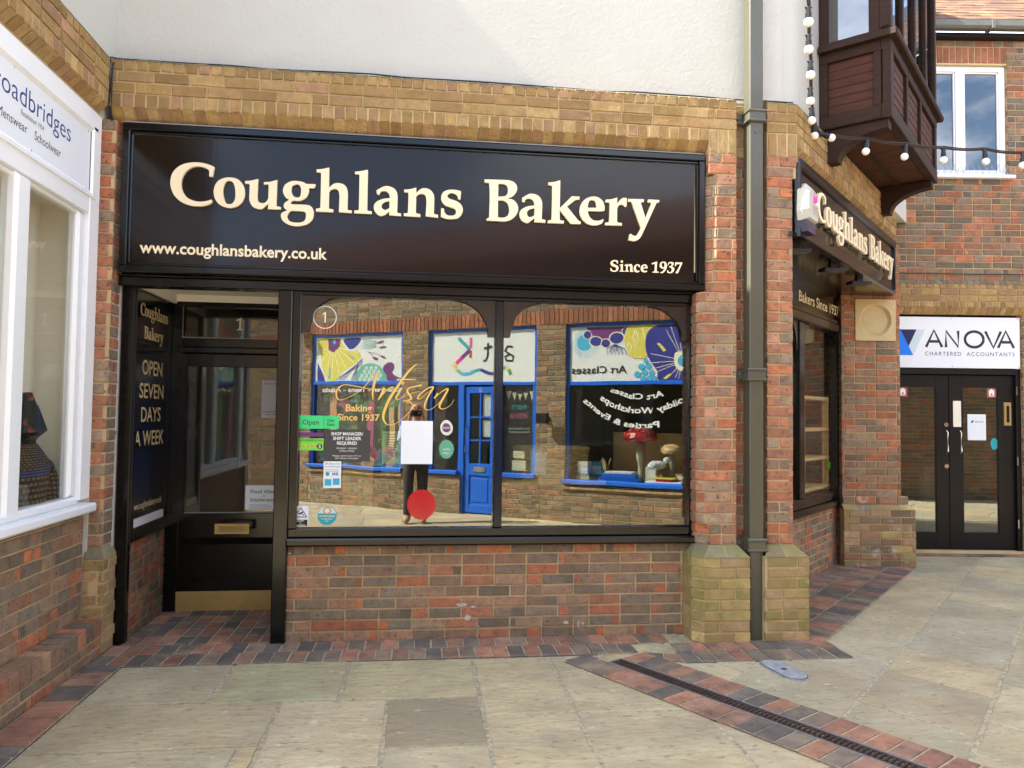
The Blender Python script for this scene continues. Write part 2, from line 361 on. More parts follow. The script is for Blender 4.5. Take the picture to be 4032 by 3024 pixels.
def text(mb, fr, txt, u, z, d, h, w=None, align='l', bold=0.0, mi=0, spacing=1.0, shear=0.0, path=None):
    """lettering with cap height h at baseline z; w fixes the total width; path = [(u,z)...] bends the baseline"""
    global CAP
    if CAP is None:
        v, f, _ = glyphs('H'); CAP = max(p[1] for p in v)
    v, f, tw = glyphs(txt, bold, spacing)
    ky = h/CAP; kx = (w/tw) if w else ky; W = tw*kx
    off = {'l': 0, 'c': -W/2, 'r': -W}[align]
    pts = []
    if path:
        seg = [0]
        for a, b in zip(path, path[1:]): seg.append(seg[-1]+math.hypot(b[0]-a[0], b[1]-a[1]))
        T = seg[-1]
    for x, y in v:
        if path:
            t = x/tw*T; i = 0
            while i < len(seg)-2 and seg[i+1] < t: i += 1
            k = (t-seg[i])/(seg[i+1]-seg[i]); a, b = path[i], path[i+1]
            tx, tz = (b[0]-a[0])/(seg[i+1]-seg[i]), (b[1]-a[1])/(seg[i+1]-seg[i])
            pts.append(fr.p(a[0]+(b[0]-a[0])*k - tz*y*ky, d, a[1]+(b[1]-a[1])*k + tx*y*ky))
        else:
            pts.append(fr.p(u+off+x*kx+shear*y*ky, d, z+y*ky))
    mb.faces(pts, f, None, mi)
def spline(tokens, closed=True, n=5):
    """Catmull-Rom through points 'x,y' with corners marked '!'"""
    P = []; C = []
    for tk in tokens:
        C.append(tk.endswith('!')); P.append(tuple(float(q) for q in tk.rstrip('!').split(',')))
    N = len(P); out = []
    for i in range(N if closed else N-1):
        p1, p2 = P[i], P[(i+1) % N]
        p0 = P[i-1] if (closed or i > 0) else p1; p3 = P[(i+2) % N] if (closed or i+2 < N) else p2
        if C[i]: p0 = tuple(2*a-b for a, b in zip(p1, p2))
        if C[(i+1) % N]: p3 = tuple(2*b-a for a, b in zip(p1, p2))
        dx = math.hypot(p2[0]-p1[0], p2[1]-p1[1]); sm = n
        if C[i] and C[(i+1) % N]: sm = 1
        for k in range(sm):
            t = k/sm; t2 = t*t; t3 = t2*t
            # limit the tangents to the chord so uneven spacing does not overshoot
            def tang(a, b):
                v = [(b[j]-a[j])/2 for j in range(len(a))]; l = math.hypot(v[0], v[1])
                if l > dx*1.1 and l > 0: v = [q*dx*1.1/l for q in v]
                return v
            m1 = tang(p0, p2); m2 = tang(p1, p3)
            out.append(tuple((2*t3-3*t2+1)*p1[j]+(t3-2*t2+t)*m1[j]+(-2*t3+3*t2)*p2[j]+(t3-t2)*m2[j] for j in range(len(p1))))
    if not closed: out.append(P[-1])
    return out
def carve(glist, depth, fn, k):
    """cut letters: outlines (in 1/k metres) filled with holes and extruded; fn maps (x, depth, z) to the world"""
    cu = bpy.data.curves.new('g', 'CURVE'); cu.dimensions = '2D'; cu.fill_mode = 'BOTH'; cu.extrude = .5
    for g in glist:
        for c in g.split(';'):
            pts = spline(c.split(), True, 5)
            s = cu.splines.new('POLY'); s.points.add(len(pts)-1); s.use_cyclic_u = True
            for q, p in zip(s.points, pts): q.co = (p[0]/k, p[1]/k, 0, 1)
    ob = bpy.data.objects.new('g', cu); COL.objects.link(ob)
    dg = bpy.context.evaluated_depsgraph_get(); dg.update()
    me = bpy.data.meshes.new_from_object(ob.evaluated_get(dg))
    mb = MB(); mb.faces([fn(v.co.x, (v.co.z+.5)*depth, v.co.y) for v in me.vertices], [tuple(p.vertices) for p in me.polygons])
    bpy.data.objects.remove(ob); bpy.data.curves.remove(cu); bpy.data.meshes.remove(me)
    return mb

# ------------------------------------------------------------------ brickwork (every brick is modelled, proud of its mortar)
PAL_RED = [(148, 112, 92), (132, 106, 90), (160, 112, 90), (126, 104, 90), (188, 102, 70), (148, 116, 96), (160, 118, 96), (176, 106, 78), (136, 112, 96), (122, 106, 93)]
PAL_PIER = [(176, 108, 82), (186, 108, 78), (160, 118, 98), (142, 116, 98), (178, 122, 100), (192, 102, 66), (154, 124, 106), (180, 108, 84)]
PAL_YEL = [(168, 138, 90), (176, 146, 96), (158, 126, 88), (172, 134, 104), (150, 128, 84), (180, 140, 108), (164, 130, 92)]
PAL_BEAM = [(166, 128, 76), (174, 136, 88), (158, 118, 74), (180, 142, 96), (166, 120, 92), (170, 126, 84), (148, 112, 70)]
PAL_CAP = [(120, 112, 96), (132, 122, 102), (112, 104, 90), (136, 118, 92)]
PAL_FAR = [(128, 106, 92), (116, 102, 94), (144, 106, 88), (106, 96, 90), (168, 94, 66), (134, 110, 94)]
PAL_OPP = [(142, 118, 96), (128, 108, 90), (152, 122, 98), (116, 102, 86), (156, 112, 86), (136, 116, 96)]
PAL_SOLD = [(170, 92, 64), (160, 86, 62), (176, 100, 72), (154, 88, 66)]
PAL_PAV = [(150, 106, 90), (120, 102, 92), (158, 106, 86), (106, 94, 90), (166, 108, 86), (132, 108, 94), (154, 98, 82), (100, 88, 86)]
PAL_SLAB = [(184, 172, 140), (172, 163, 136), (188, 174, 140), (176, 168, 144), (166, 154, 128), (184, 169, 134)]
def pick(pal, jit=.10):
    c = rnd.choice(pal); k = 1+rnd.uniform(-jit, jit)
    if pal is not PAL_SLAB and len(pal) > 1:                                  # desaturated, less blue: offset for bounced light's cast put into the colour
        g = .3*c[0]+.5*c[1]+.2*c[2]; c = tuple(8+v+(g-v)*.16 for v in c); c = (c[0], c[1]*1.015, c[2]*.945)
    return (lin(c[0]*k), lin(c[1]*k), lin(c[2]*k), 1)
def brick(mb, fr, u0, u1, z0, z1, d, dep, col, mi=0, b=.0034, j=.0024, flash=None):
    P = fr.p; q = lambda: rnd.uniform(-j, j); dd = d+rnd.uniform(-.0015, .0015)
    o = [(u0+q(), z0+q()), (u1+q(), z0+q()), (u1+q(), z1+q()), (u0+q(), z1+q())]
    i = [(o[0][0]+b, o[0][1]+b), (o[1][0]-b, o[1][1]+b), (o[2][0]-b, o[2][1]-b), (o[3][0]+b, o[3][1]-b)]
    pts = [P(u, d-dep, z) for u, z in o]+[P(u, dd-b, z) for u, z in o]+[P(u, dd+q()*.5, z) for u, z in i]
    fl = rnd.random() if (u1-u0 > .15 and flash) else 1
    if fl < .40:                                             # fired orange or dark at one end
        t = rnd.uniform(.12, .45) if rnd.random() < .5 else rnd.uniform(.55, .88); X = lambda a, b: tuple(a[i]+(b[i]-a[i])*t for i in range(3))
        c2 = pick(flash); pts += [X(pts[8], pts[9]), X(pts[11], pts[10])]
        mb.faces(pts, [(0, 1, 5, 4), (1, 2, 6, 5), (2, 3, 7, 6), (3, 0, 4, 7), (4, 5, 9, 12, 8), (5, 6, 10, 9), (6, 7, 11, 13, 10), (7, 4, 8, 11)], col, mi)
        n = len(mb.v)-14; mb.f += [(n+8, n+12, n+13, n+11), (n+12, n+9, n+10, n+13)]; mb.c += [col, c2] if t > .5 else [c2, col]; mb.m += [mi, mi]
        return
    mb.faces(pts, [(0, 1, 5, 4), (1, 2, 6, 5), (2, 3, 7, 6), (3, 0, 4, 7), (4, 5, 9, 8), (5, 6, 10, 9), (6, 7, 11, 10), (7, 4, 8, 11), (8, 9, 10, 11)], col, mi)
FLASH = [(196, 104, 64), (188, 98, 66), (110, 96, 86), (200, 106, 62), (104, 92, 84), (184, 100, 70)]
def courses(mb, fr, u0, u1, z0, z1, d, pal, L=.225, H=.075, off=0.0, bond='s', dep=.03, mi=0, mort=1, gap=.0115, rec=.0085, ins=.001, skip=None, jit=.10, back=.09):
    """courses of bricks on the wall plane d between u0..u1, z0..z1; skip(u0,u1,z0,z1) leaves bricks out"""
    n = max(1, round((z1-z0)/H)); h = (z1-z0)/n
    if mort is not None: mb.box(fr, u0+ins, u1-ins, d-back, d-rec, z0, z1-.0005, None, mort)
    for r in range(n):
        za = z0+r*h+gap/2; zb = z0+(r+1)*h-gap/2
        if bond == 'h': l = L/2; u = u0 - (off % l)
        else:
            l = L; u = u0-((off+(r % 2)*L/2) % L)
        k = 0
        while u < u1-.002:
            ll = l
            if bond == 'f': ll = L if (k+r) % 2 == 0 else L/2
            if bond == 's' and rnd.random() < .07: ll = L/2
            a, b = max(u, u0), min(u+ll, u1); u += ll; k += 1
            if b-a < .028:
                continue
            a2 = a+(gap/2 if a > u0+.001 else 0); b2 = b-(gap/2 if b < u1-.001 else 0)
            if skip and skip(a2, b2, za, zb): continue
            brick(mb, fr, a2, b2, za, zb, d, dep, pick(pal, jit), mi, flash=FLASH if pal[0] in (PAL_RED[0], PAL_FAR[0]) else None)
def soldiers(mb, fr, u0, u1, z0, z1, d, pal, W=.075, mi=0, mort=1, gap=.0115, dep=.03, rec=.0045, back=.09):
    n = max(1, round((u1-u0)/W)); w = (u1-u0)/n
    if mort is not None: mb.box(fr, u0+.001, u1-.001, d-back, d-rec, z0, z1, None, mort)
    for k in range(n): brick(mb, fr, u0+k*w+gap/2, u0+(k+1)*w-gap/2, z0+.003, z1-.003, d, dep, pick(pal), mi)
def cant(mb, fr, u0, u1, d0, z0, d1, z1, pal, W=.075, mi=0, mort=1, gap=.009, t=.05):
    """a row of special bricks whose face slopes from (d0,z0) up to (d1,z1)"""
    n = max(1, round((u1-u0)/W)); w = (u1-u0)/n; l = math.hypot(d1-d0, z1-z0); nd, nz = (z1-z0)/l, -(d1-d0)/l
    a = 0.006
    if mort is not None:
        q = [(d0-nd*a, z0-nz*a), (d1-nd*a, z1-nz*a), (d1-nd*t, z1-nz*t), (d0-nd*t, z0-nz*t)]
        mb.profile(fr, q, u0, u1, mort)
    for k in range(n):
        c = pick(pal); ua, ub = u0+k*w+gap/2, u0+(k+1)*w-gap/2; e = rnd.uniform(-.0015, .0015)
        mb.profile(fr, [(d0+nd*e, z0+nz*e), (d1+nd*e, z1+nz*e), (d1-nd*.03, z1-nz*.03), (d0-nd*.03, z0-nz*.03)], ua, ub, mi, c)
def cut(poly, a, b):
    """keep the part of polygon on the left of the line a->b"""
    out = []; n = len(poly)
    sd_ = lambda p: (b[0]-a[0])*(p[1]-a[1])-(b[1]-a[1])*(p[0]-a[0])
    for i in range(n):
        p, q = poly[i], poly[(i+1) % n]; sp, sq = sd_(p), sd_(q)
        if sp >= 0: out.append(p)
        if sp*sq < 0:
            t = sp/(sp-sq); out.append((p[0]+(q[0]-p[0])*t, p[1]+(q[1]-p[1])*t))
    return out

# traced letter outlines (mm on the sign; tenths of a mm for the date)
GL_NAME=['-1376,3172! -1385,3106! -1406,3107! -1407,3140 -1418,3155 -1451,3168 -1484,3171 -1524,3159 -1559,3128 -1578,3089 -1583,3046 -1574,3001 -1547,2962 -1507,2941 -1463,2934 -1419,2941 -1389,2952! -1381,2943! -1392,2925! -1426,2910 -1466,2904 -1524,2907 -1579,2928 -1620,2964 -1643,3009 -1651,3054 -1644,3105 -1618,3148 -1575,3179 -1521,3194 -1470,3196 -1423,3189', '-1279,3106 -1229,3099 -1193,3068 -1176,3016 -1183,2962 -1213,2922 -1261,2902 -1312,2909 -1353,2938 -1374,2987 -1371,3038 -1350,3077 -1317,3098;-1278,3084 -1254,3074 -1241,3044 -1236,3006 -1238,2963 -1251,2936 -1272,2926 -1295,2933 -1308,2964 -1316,3006 -1312,3044 -1300,3074', '-1176,3087! -1137,3092 -1092,3106! -1094,3013 -1093,2978 -1085,2951 -1059,2943 -1037,2953 -1023,2977! -1023,3067 -1028,3072 -1054,3070! -1054,3086! -1014,3090 -968,3105! -969,3019 -969,2931 -961,2926 -941,2923! -940,2906! -1024,2905! -1022,2942! -1043,2922 -1061,2906 -1087,2903 -1121,2916 -1140,2945 -1146,2975 -1146,3064 -1153,3070 -1176,3071!', '-718,3089! -716,3081 -727,3061! -761,3061! -759,3046 -765,3017 -781,2992 -813,2973 -837,2970 -863,2971! -875,2961 -876,2953 -868,2945 -834,2945 -761,2944 -737,2930 -726,2904 -725,2879 -735,2844 -770,2813 -830,2798 -884,2805 -924,2829 -938,2857 -934,2882 -896,2904! -915,2914 -922,2929 -916,2951 -887,2974! -911,2990 -927,3019 -928,3047 -913,3079 -876,3101 -837,3104 -801,3099 -775,3087!;-843,3082 -823,3077 -812,3056 -811,3028 -817,2999 -835,2992 -859,3000 -872,3025 -874,3050 -867,3070;-873,2901! -791,2900 -777,2889 -775,2864 -783,2839 -804,2825 -837,2821 -876,2827 -893,2846 -897,2865 -889,2885', '-713,3189! -670,3196 -629,3208! -628,3069! -598,3096 -565,3104 -531,3096 -509,3071 -502,3033 -502,2926 -494,2922 -474,2921! -474,2903! -559,2906! -557,2993 -559,3031 -568,3055 -588,3063 -613,3056 -626,3040! -626,2930 -622,2926 -596,2922! -596,2903! -711,2904! -710,2923! -687,2926 -682,2932 -682,3163 -688,3170 -712,3172!', '-458,3187! -417,3194 -374,3206! -371,3201! -370,2928 -362,2923 -340,2921! -340,2903! -457,2903! -456,2922! -433,2924 -427,2930 -427,3163 -432,3171 -457,3172!', '-310,3067! -282,3085 -255,3098 -224,3098 -190,3083 -172,3056 -168,3024 -169,2923 -163,2918 -143,2915! -142,2897! -223,2900! -221,2927! -245,2906 -265,2895 -288,2894 -313,2913 -327,2944 -321,2975 -294,2998 -257,3012 -221,3017! -223,3039 -237,3059 -258,3065 -281,3059 -293,3036! -309,3044!;-222,2997! -250,2991 -270,2976 -275,2960 -269,2943 -248,2934 -222,2949!', '-125,3081! -84,3086 -43,3099! -42,3062! -15,3088 12,3098 47,3091 71,3068 81,3036 81,2926 87,2921 110,2917! 109,2897! 24,2904! 28,2995 25,3037 13,3054 -8,3058 -28,3052 -42,3038! -42,2926 -36,2921 -11,2916! -12,2897! -124,2899! -125,2917! -103,2919 -97,2927 -95,3056 -101,3063 -124,3064!', '265,3088! 261,3032! 245,3033! 240,3055 220,3070 196,3073 177,3064 171,3048 186,3033 232,3019 263,2999 278,2968 273,2933 247,2902 202,2892 164,2893 128,2905! 130,2965! 149,2962! 153,2938 171,2919 198,2915 223,2922 232,2942 225,2962 197,2973 156,2987 133,3014 128,3042 140,3074 171,3092 206,3097 237,3095', '427,3180! 582,3183 620,3176 646,3157 655,3128 647,3099 622,3070 585,3054! 628,3046 655,3018 664,2983 652,2944 624,2913 585,2895 553,2892 444,2893! 444,2902 462,2917! 464,3067 459,3152 454,3157 427,3160!;523,3155! 556,3155 582,3144 591,3115 586,3087 570,3069 522,3063!;522,3038! 558,3038 587,3021 600,2986 599,2954 585,2928 556,2917 522,2919!', '691,3063! 718,3081 744,3094 773,3094 806,3082 827,3055 833,3023 831,2922 837,2918 857,2915! 857,2895! 777,2896! 781,2925! 759,2908 737,2891 714,2890 688,2906 673,2941 681,2974 713,2998 748,3009 779,3013! 776,3033 761,3055 738,3061 717,3055 708,3033! 691,3037!;780,2994! 752,2989 733,2975 726,2958 731,2939 749,2929 778,2943!', '874,3181! 919,3187 953,3200 960,3199! 958,3003! 1043,3091! 1099,3091! 1098,3071! 1071,3067 1009,3017! 1094,2919 1109,2915! 1109,2897! 1037,2896! 957,2991! 959,2922 966,2917 988,2915! 987,2895! 873,2895! 875,2912! 896,2916 901,2922 903,3157 898,3161 875,3164!', '1280,3001! 1250,2994 1158,2993! 1161,2976 1174,2948 1198,2929 1227,2925 1251,2930 1268,2939! 1273,2932 1262,2909! 1234,2896 1201,2892 1158,2901 1122,2929 1103,2967 1101,3006 1116,3049 1150,3082 1196,3097 1236,3091 1266,3066 1279,3031;1157,3015! 1160,3038 1170,3065 1192,3072 1213,3062 1223,3017!', '1287,3079! 1329,3084 1371,3098! 1370,3054! 1396,3086 1416,3097 1441,3097! 1438,3040 1426,3034! 1416,3046 1398,3049 1380,3039 1371,3019! 1371,2927 1377,2920 1406,2917! 1406,2899! 1285,2897! 1286,2915! 1309,2918 1314,2924 1317,3052 1313,3059 1287,3061!', '1451,3092! 1566,3095! 1565,3077! 1542,3071! 1578,2959! 1621,3070 1616,3073 1595,3075! 1596,3095! 1678,3095! 1678,3079! 1662,3075 1655,3065 1552,2839 1532,2809 1498,2792 1455,2798! 1463,2839! 1472,2843! 1485,2833 1503,2829 1518,2838 1545,2887! 1476,3070 1471,3073 1452,3073!']
GL_SINCE=['13850,26500! 13840,26300! 13760,26310! 13730,26420 13600,26460 13480,26390 13490,26300 13600,26240 13800,26160 13890,26020 13850,25850 13720,25740 13520,25710 13290,25780! 13310,25990! 13380,25980! 13400,25860 13550,25790 13690,25830 13720,25940 13660,26040 13410,26120 13300,26270 13340,26430 13490,26530 13680,26550', '14120,26560 14220,26470 14130,26370 14030,26460', '13960,26230! 14210,26300! 14200,25840 14280,25800! 14280,25740! 13950,25740! 13960,25800! 14050,25820 14040,26160 13960,26180!', '14320,26230! 14560,26310! 14560,26220! 14730,26310 14870,26260 14910,26110 14900,25860 14970,25810! 14970,25750! 14730,25750! 14730,26090 14680,26170 14550,26120! 14560,25850 14640,25810! 14630,25750! 14320,25750! 14320,25810! 14420,25830 14420,26150 14330,26170!', '15450,26260! 15420,26090! 15360,26100! 15330,26190 15230,26230 15160,26120 15170,25970 15250,25850 15370,25850 15440,25860! 15400,25790 15260,25720 15070,25780 14990,25960 15040,26180 15200,26300 15340,26300', '16010,26040! 15680,26020! 15710,25910 15820,25860 15980,25880! 15960,25790 15780,25740 15580,25810 15500,25980 15550,26200 15750,26320 15930,26280 16000,26140;15680,26090! 15700,26190 15790,26240 15840,26180 15850,26090!', '16320,26430! 16710,26560! 16690,25870 16830,25820! 16830,25760! 16360,25750! 16370,25820! 16510,25850 16540,26370 16480,26380 16340,26330!', '17170,26570 17350,26530 17430,26340 17410,26120 17300,25900 17130,25750 16960,25740! 16930,25800! 17100,25860 17240,26070 17100,26050 16930,26160 16900,26320 16980,26510;17170,26500 17240,26410 17250,26280 17180,26160 17080,26220 17050,26350 17080,26460', '17520,26450! 17570,26530 17730,26570 17900,26530 17940,26410 17830,26240 17970,26140 17970,25970 17860,25810 17660,25750 17460,25790! 17450,25970! 17520,25960! 17550,25860 17670,25830 17790,25940 17780,26100 17690,26160 17590,26180! 17630,26250! 17760,26310 17780,26420 17700,26480 17570,26420 17550,26310! 17490,26310!', '18040,26560! 18580,26560! 18570,26500 18250,25770! 18070,25770! 18090,25820 18400,26390 18150,26400 18090,26270! 18030,26270!']
GL_ARTISAN=['-310,1712,3.6 -385,1724,4.5 -455,1738,5.4 -512,1742,6.3 -550,1721,8.9 -565,1686,10.7 -558,1650,8.9 -536,1637,4.5 -497,1649,3.1 -432,1683,3.6 -381,1726,4.5 -329,1787,5.4 -280,1840,5.4', '-277,1840,3.6 -299,1792,15.2 -313,1734,17.0 -318,1681,11.6 -315,1641,3.6', '-247,1731,3.6 -242,1718,14.7 -261,1673,14.7 -282,1639,5.4', '-269,1655,3.6 -239,1691,4.5 -205,1723,6.3 -178,1732,12.5', '-17,1894,5.4 -52,1869,10.7 -100,1809,15.2 -148,1737,17.0 -199,1656,17.9 -233,1575,17.9 -243,1521,15.2 -227,1482,8.9 -196,1469,4.5 -152,1482,3.6 -95,1528,4.5 -52,1577,6.3 -43,1604,8.0 -61,1631,7.1 -84,1624,4.5', '-155,1784,11.6 -95,1787,8.0 -26,1788,6.3', '-106,1767,13.4 -117,1751,13.4', '-121,1728,12.5 -142,1688,14.3 -157,1656,11.6 -146,1645,5.4 -120,1661,3.1 -80,1702,3.6', '17,1749,12.5 -28,1739,8.0 -72,1725,8.9 -80,1702,13.4 -62,1676,15.2 -53,1653,13.4 -79,1640,8.0 -108,1637,6.3', '-120,1659,2.7 -36,1696,3.1 8,1704,3.1', '102,1737,13.4 70,1732,8.9 17,1695,8.9 -9,1659,9.8 9,1654,4.5 44,1682,3.6 102,1734,4.5', '102,1734,8.9 63,1669,11.6 41,1610,9.8 46,1583,7.1 73,1577,3.6 108,1597,3.1 144,1634,3.1', '125,1697,5.4 127,1688,10.7 107,1658,12.5', '107,1656,3.6 151,1701,4.5 196,1727,8.9 201,1720,10.7 174,1670,13.4 144,1611,14.3 153,1587,7.1 185,1589,3.6 225,1617,3.1 244,1653,2.2']

# ================================================================== the ground
mb = MB(); mb.face([(-60, -60, -.006), (60, -60, -.006), (60, 60, -.006), (-60, 60, -.006)])
solo('ground', mb, 'grit', kind='structure')
DR0, DR1 = (1.262, -.557), (2.172, -2.044)     # centre line of the drain
dl = math.hypot(DR1[0]-DR0[0], DR1[1]-DR0[1]); dd_ = ((DR1[0]-DR0[0])/dl, (DR1[1]-DR0[1])/dl); dn_ = (-dd_[1], dd_[0])   # dn_ points right
slabs = MB()
def slab(poly, col=None, gap=.0105):
    if len(poly) < 3: return
    cx = sum(p[0] for p in poly)/len(poly); cy = sum(p[1] for p in poly)/len(poly)
    area = abs(sum(poly[i][0]*poly[(i+1) % len(poly)][1]-poly[(i+1) % len(poly)][0]*poly[i][1] for i in range(len(poly))))/2
    if area < .012: return
    if sum(poly[i][0]*poly[(i+1) % len(poly)][1]-poly[(i+1) % len(poly)][0]*poly[i][1] for i in range(len(poly))) < 0: poly = poly[::-1]
    out = []
    n = len(poly)
    for i in range(n):                                     # inset by the joint, then roughen the edge
        p0, p1, p2 = poly[i-1], poly[i], poly[(i+1) % n]
        def nrm(a, b):
            l = math.hypot(b[0]-a[0], b[1]-a[1]) or 1; return (-(b[1]-a[1])/l, (b[0]-a[0])/l)
        a, b = nrm(p0, p1), nrm(p1, p2); k = 1+a[0]*b[0]+a[1]*b[1]
        if k < .2: k = .2
        out.append((p1[0]+(a[0]+b[0])/k*gap, p1[1]+(a[1]+b[1])/k*gap))
    ring = []
    for i in range(n):
        a, b = out[i], out[(i+1) % n]; m = max(1, int(math.hypot(b[0]-a[0], b[1]-a[1])/.06))
        for k in range(m):
            t = k/m; j = .0055 if k else .003
            ring.append((a[0]+(b[0]-a[0])*t+rnd.uniform(-j, j), a[1]+(b[1]-a[1])*t+rnd.uniform(-j, j)))
    h = rnd.uniform(-.0025, .002); tx, ty = rnd.uniform(-.003, .003), rnd.uniform(-.003, .003)
    zt = lambda x, y: h+tx*(x-cx)+ty*(y-cy)
    c = pick([(col[0]*1.25, col[1]*1.175, col[2]*1.12)], .03) if col else pick(PAL_SLAB, .05); m = len(ring)
    ins = [(x+(cx-x)*.006/max(.06, math.hypot(x-cx, y-cy)), y+(cy-y)*.006/max(.06, math.hypot(x-cx, y-cy))) for x, y in ring]
    pts = [(x, y, -.03) for x, y in ring]+[(x, y, zt(x, y)-.005) for x, y in ring]+[(x, y, zt(x, y)) for x, y in ins]
    b = len(slabs.v); slabs.v.extend(pts)
    for i in range(m):
        j = (i+1) % m
        for f in ((b+i, b+j, b+m+j, b+m+i), (b+m+i, b+m+j, b+2*m+j, b+2*m+i)): slabs.f.append(f); slabs.c.append(c); slabs.m.append(0)
    slabs.f.append(tuple(b+2*m+i for i in range(m))); slabs.c.append(c); slabs.m.append(0)
def left_of_drain(poly): return cut(poly, (DR0[0]+dd_[0]*9, DR0[1]+dd_[1]*9), (DR0[0]-dd_[0]*9, DR0[1]-dd_[1]*9))
def right_of_drain(poly): return cut(poly, (DR0[0]-dd_[0]*9, DR0[1]-dd_[1]*9), (DR0[0]+dd_[0]*9, DR0[1]+dd_[1]*9))
def rect(x0, x1, y0, y1): return [(x0, y0), (x1, y0), (x1, y1), (x0, y1)]
for q, c in [(rect(-1.75, -1.09, -1.02, -.395), (146, 146, 126)), (rect(-1.09, -.402, -1.03, -.39), (142, 145, 118)), (rect(-.402, .36, -1.048, -.40), (148, 148, 120)),
          (rect(.36, .852, -1.315, -.42), (150, 148, 122)), (rect(.852, 2.4, -1.333, -.42), (148, 146, 122)),
          (rect(-1.75, -.705, -1.585, -1.025), (150, 146, 122)), (rect(-.705, -.14, -1.84, -1.04), (152, 148, 126)), (rect(-.14, .36, -1.655, -1.05), (120, 118, 101)),
          (rect(.36, .84, -1.955, -1.315), (152, 148, 122)), (rect(.84, 1.53, -2.04, -1.335), (150, 148, 124)), (rect(1.53, 2.7, -2.04, -1.335), (150, 148, 128)),
          (rect(-1.75, -.80, -2.25, -1.585), (148, 146, 124)), (rect(-.80, -.705, -2.25, -1.585), (160, 150, 118)), (rect(-.705, -.14, -2.5, -1.84), None), (rect(-.14, .36, -2.3, -1.655), (150, 148, 126)), (rect(.36, .84, -2.5, -1.955), None)]:
    slab(left_of_drain(q), c)
y = -2.25                                                    # the rest of the courtyard, coursed
while y > -9.5:
    h = rnd.uniform(.5, .75); x = -9.0
    while x < 6:
        w = rnd.uniform(.45, 1.0); q = rect(x, x+w, y-h, y)
        if not (y > -2.6 and -.72 < x+w/2 < .86): slab(left_of_drain(q) if y > -9.5 else q)
        x += w
    y -= h
A45 = (math.sqrt(.5), math.sqrt(.5)); B45 = (.545, -.838)
def skew(a, b): return (2.27+A45[0]*a+B45[0]*b, -1.438+A45[1]*a+B45[1]*b)
bs = [-2.6, -1.95, -1.32, -.66, 0.02, .62, 1.25, 1.9, 2.6, 3.2, 3.9, 4.6, 5.3]   # courses run along the cant of the building
offs = [(.58, 1.25, 2.42), ]
for i in range(len(bs)-1):
    a = -3.2+rnd.uniform(0, .5)
    while a < 7.5:
        w = rnd.uniform(.42, .95)
        if bs[i] == .02: w = rnd.choice([.58, .67, .62])
        q = [skew(a, bs[i]), skew(a, bs[i+1]), skew(a+w, bs[i+1]), skew(a+w, bs[i])]
        slab(right_of_drain(q[::-1]), (132, 104, 84) if (i == 2 and 1.9 < a < 2.6) else None); a += w
solo('paving_slabs', slabs, 'slab', kind='structure')

# brick paving bands
pav = MB(); _bz = 0.0
def band(x0, y0, ang, length, width, pitch=.1085, z=.0, zf=None):
    """one row of pavers: starts at (x0,y0), runs along ang, pavers lie across it to the left"""
    a = rad(ang); ux, uy = math.cos(a), math.sin(a); nx, ny = -uy, ux; n = max(1, round(length/pitch)); p = length/n
    global _bz
    _bz += .00035; off = _bz
    zz = (lambda x, y: zf(x, y)+off) if zf else (lambda x, y: off)
    Q = lambda s, t, h: (x0+ux*s+nx*t, y0+uy*s+ny*t, h+zz(x0+ux*s+nx*t, y0+uy*s+ny*t))
    pav.face([Q(0, 0, .003), Q(length, 0, .003), Q(length, width, .003), Q(0, width, .003)], None, 1)
    for k in range(n):
        c = pick(PAL_PAV); g = .0055; s0, s1 = k*p+g, (k+1)*p-g; t0, t1 = g, width-g; e = rnd.uniform(-.001, .0015)
        j = lambda: rnd.uniform(-.0025, .0025); b = .004
        o = [(s0+j(), t0+j()), (s1+j(), t0+j()), (s1+j(), t1+j()), (s0+j(), t1+j())]
        i_ = [(o[0][0]+b, o[0][1]+b), (o[1][0]-b, o[1][1]+b), (o[2][0]-b, o[2][1]-b), (o[3][0]+b, o[3][1]-b)]
        pts = [Q(s, t, -.01) for s, t in o]+[Q(s, t, .006+e) for s, t in o]+[Q(s, t, .0095+e) for s, t in i_]
        pav.faces(pts, [(0, 1, 5, 4), (1, 2, 6, 5), (2, 3, 7, 6), (3, 0, 4, 7), (4, 5, 9, 8), (5, 6, 10, 9), (6, 7, 11, 10), (7, 4, 8, 11), (8, 9, 10, 11)], c, 0)
rampz = lambda x, y: max(0, y-.05)*.03
band(-1.96, -.405, 0, 3.42, .205); band(-1.96, -.2, 0, 3.70, .205)                         # along the front
band(1.46, -.545, -14, .24, .14, .11); band(1.70, -.62, 0, 1.13, .205); band(1.72, -.415, 0, 1.12, .18)   # round the pier foot
for k in range(5): band(-1.92, .005+k*.175, 0, .99, .175)                              # doorway floor
band(-1.752, -2.5, 90, 2.1, .212)                                                            # along the left plinth
for k in range(3):                                                                          # along the cant
    q = 3.10-.335*k; b0 = (2.63+.02*k, 2.63-q+.02*k); band(b0[0]+.02, b0[1]+.02, 45, 3.55, .233)
for sgn in (-1, 1):
    s0 = -.10 if sgn < 0 else .0
    ax, ay = DR0[0]+dn_[0]*sgn*.062, DR0[1]+dn_[1]*sgn*.062
    an_ = math.degrees(math.atan2(dd_[1], dd_[0]))
    if sgn > 0: band(ax, ay, an_, 4.2, .205, .112)
    else:
        band(ax-dn_[0]*.205-dd_[0]*.19, ay-dn_[1]*.205-dd_[1]*.19, an_, 4.3, .205, .112)
an_d = (math.cos(rad(-7)), math.sin(rad(-7)))
band(5.25, 2.78, -7, 4.0, .12, .2)
solo('brick_paving', pav, ['paver', 'grit'], kind='structure')

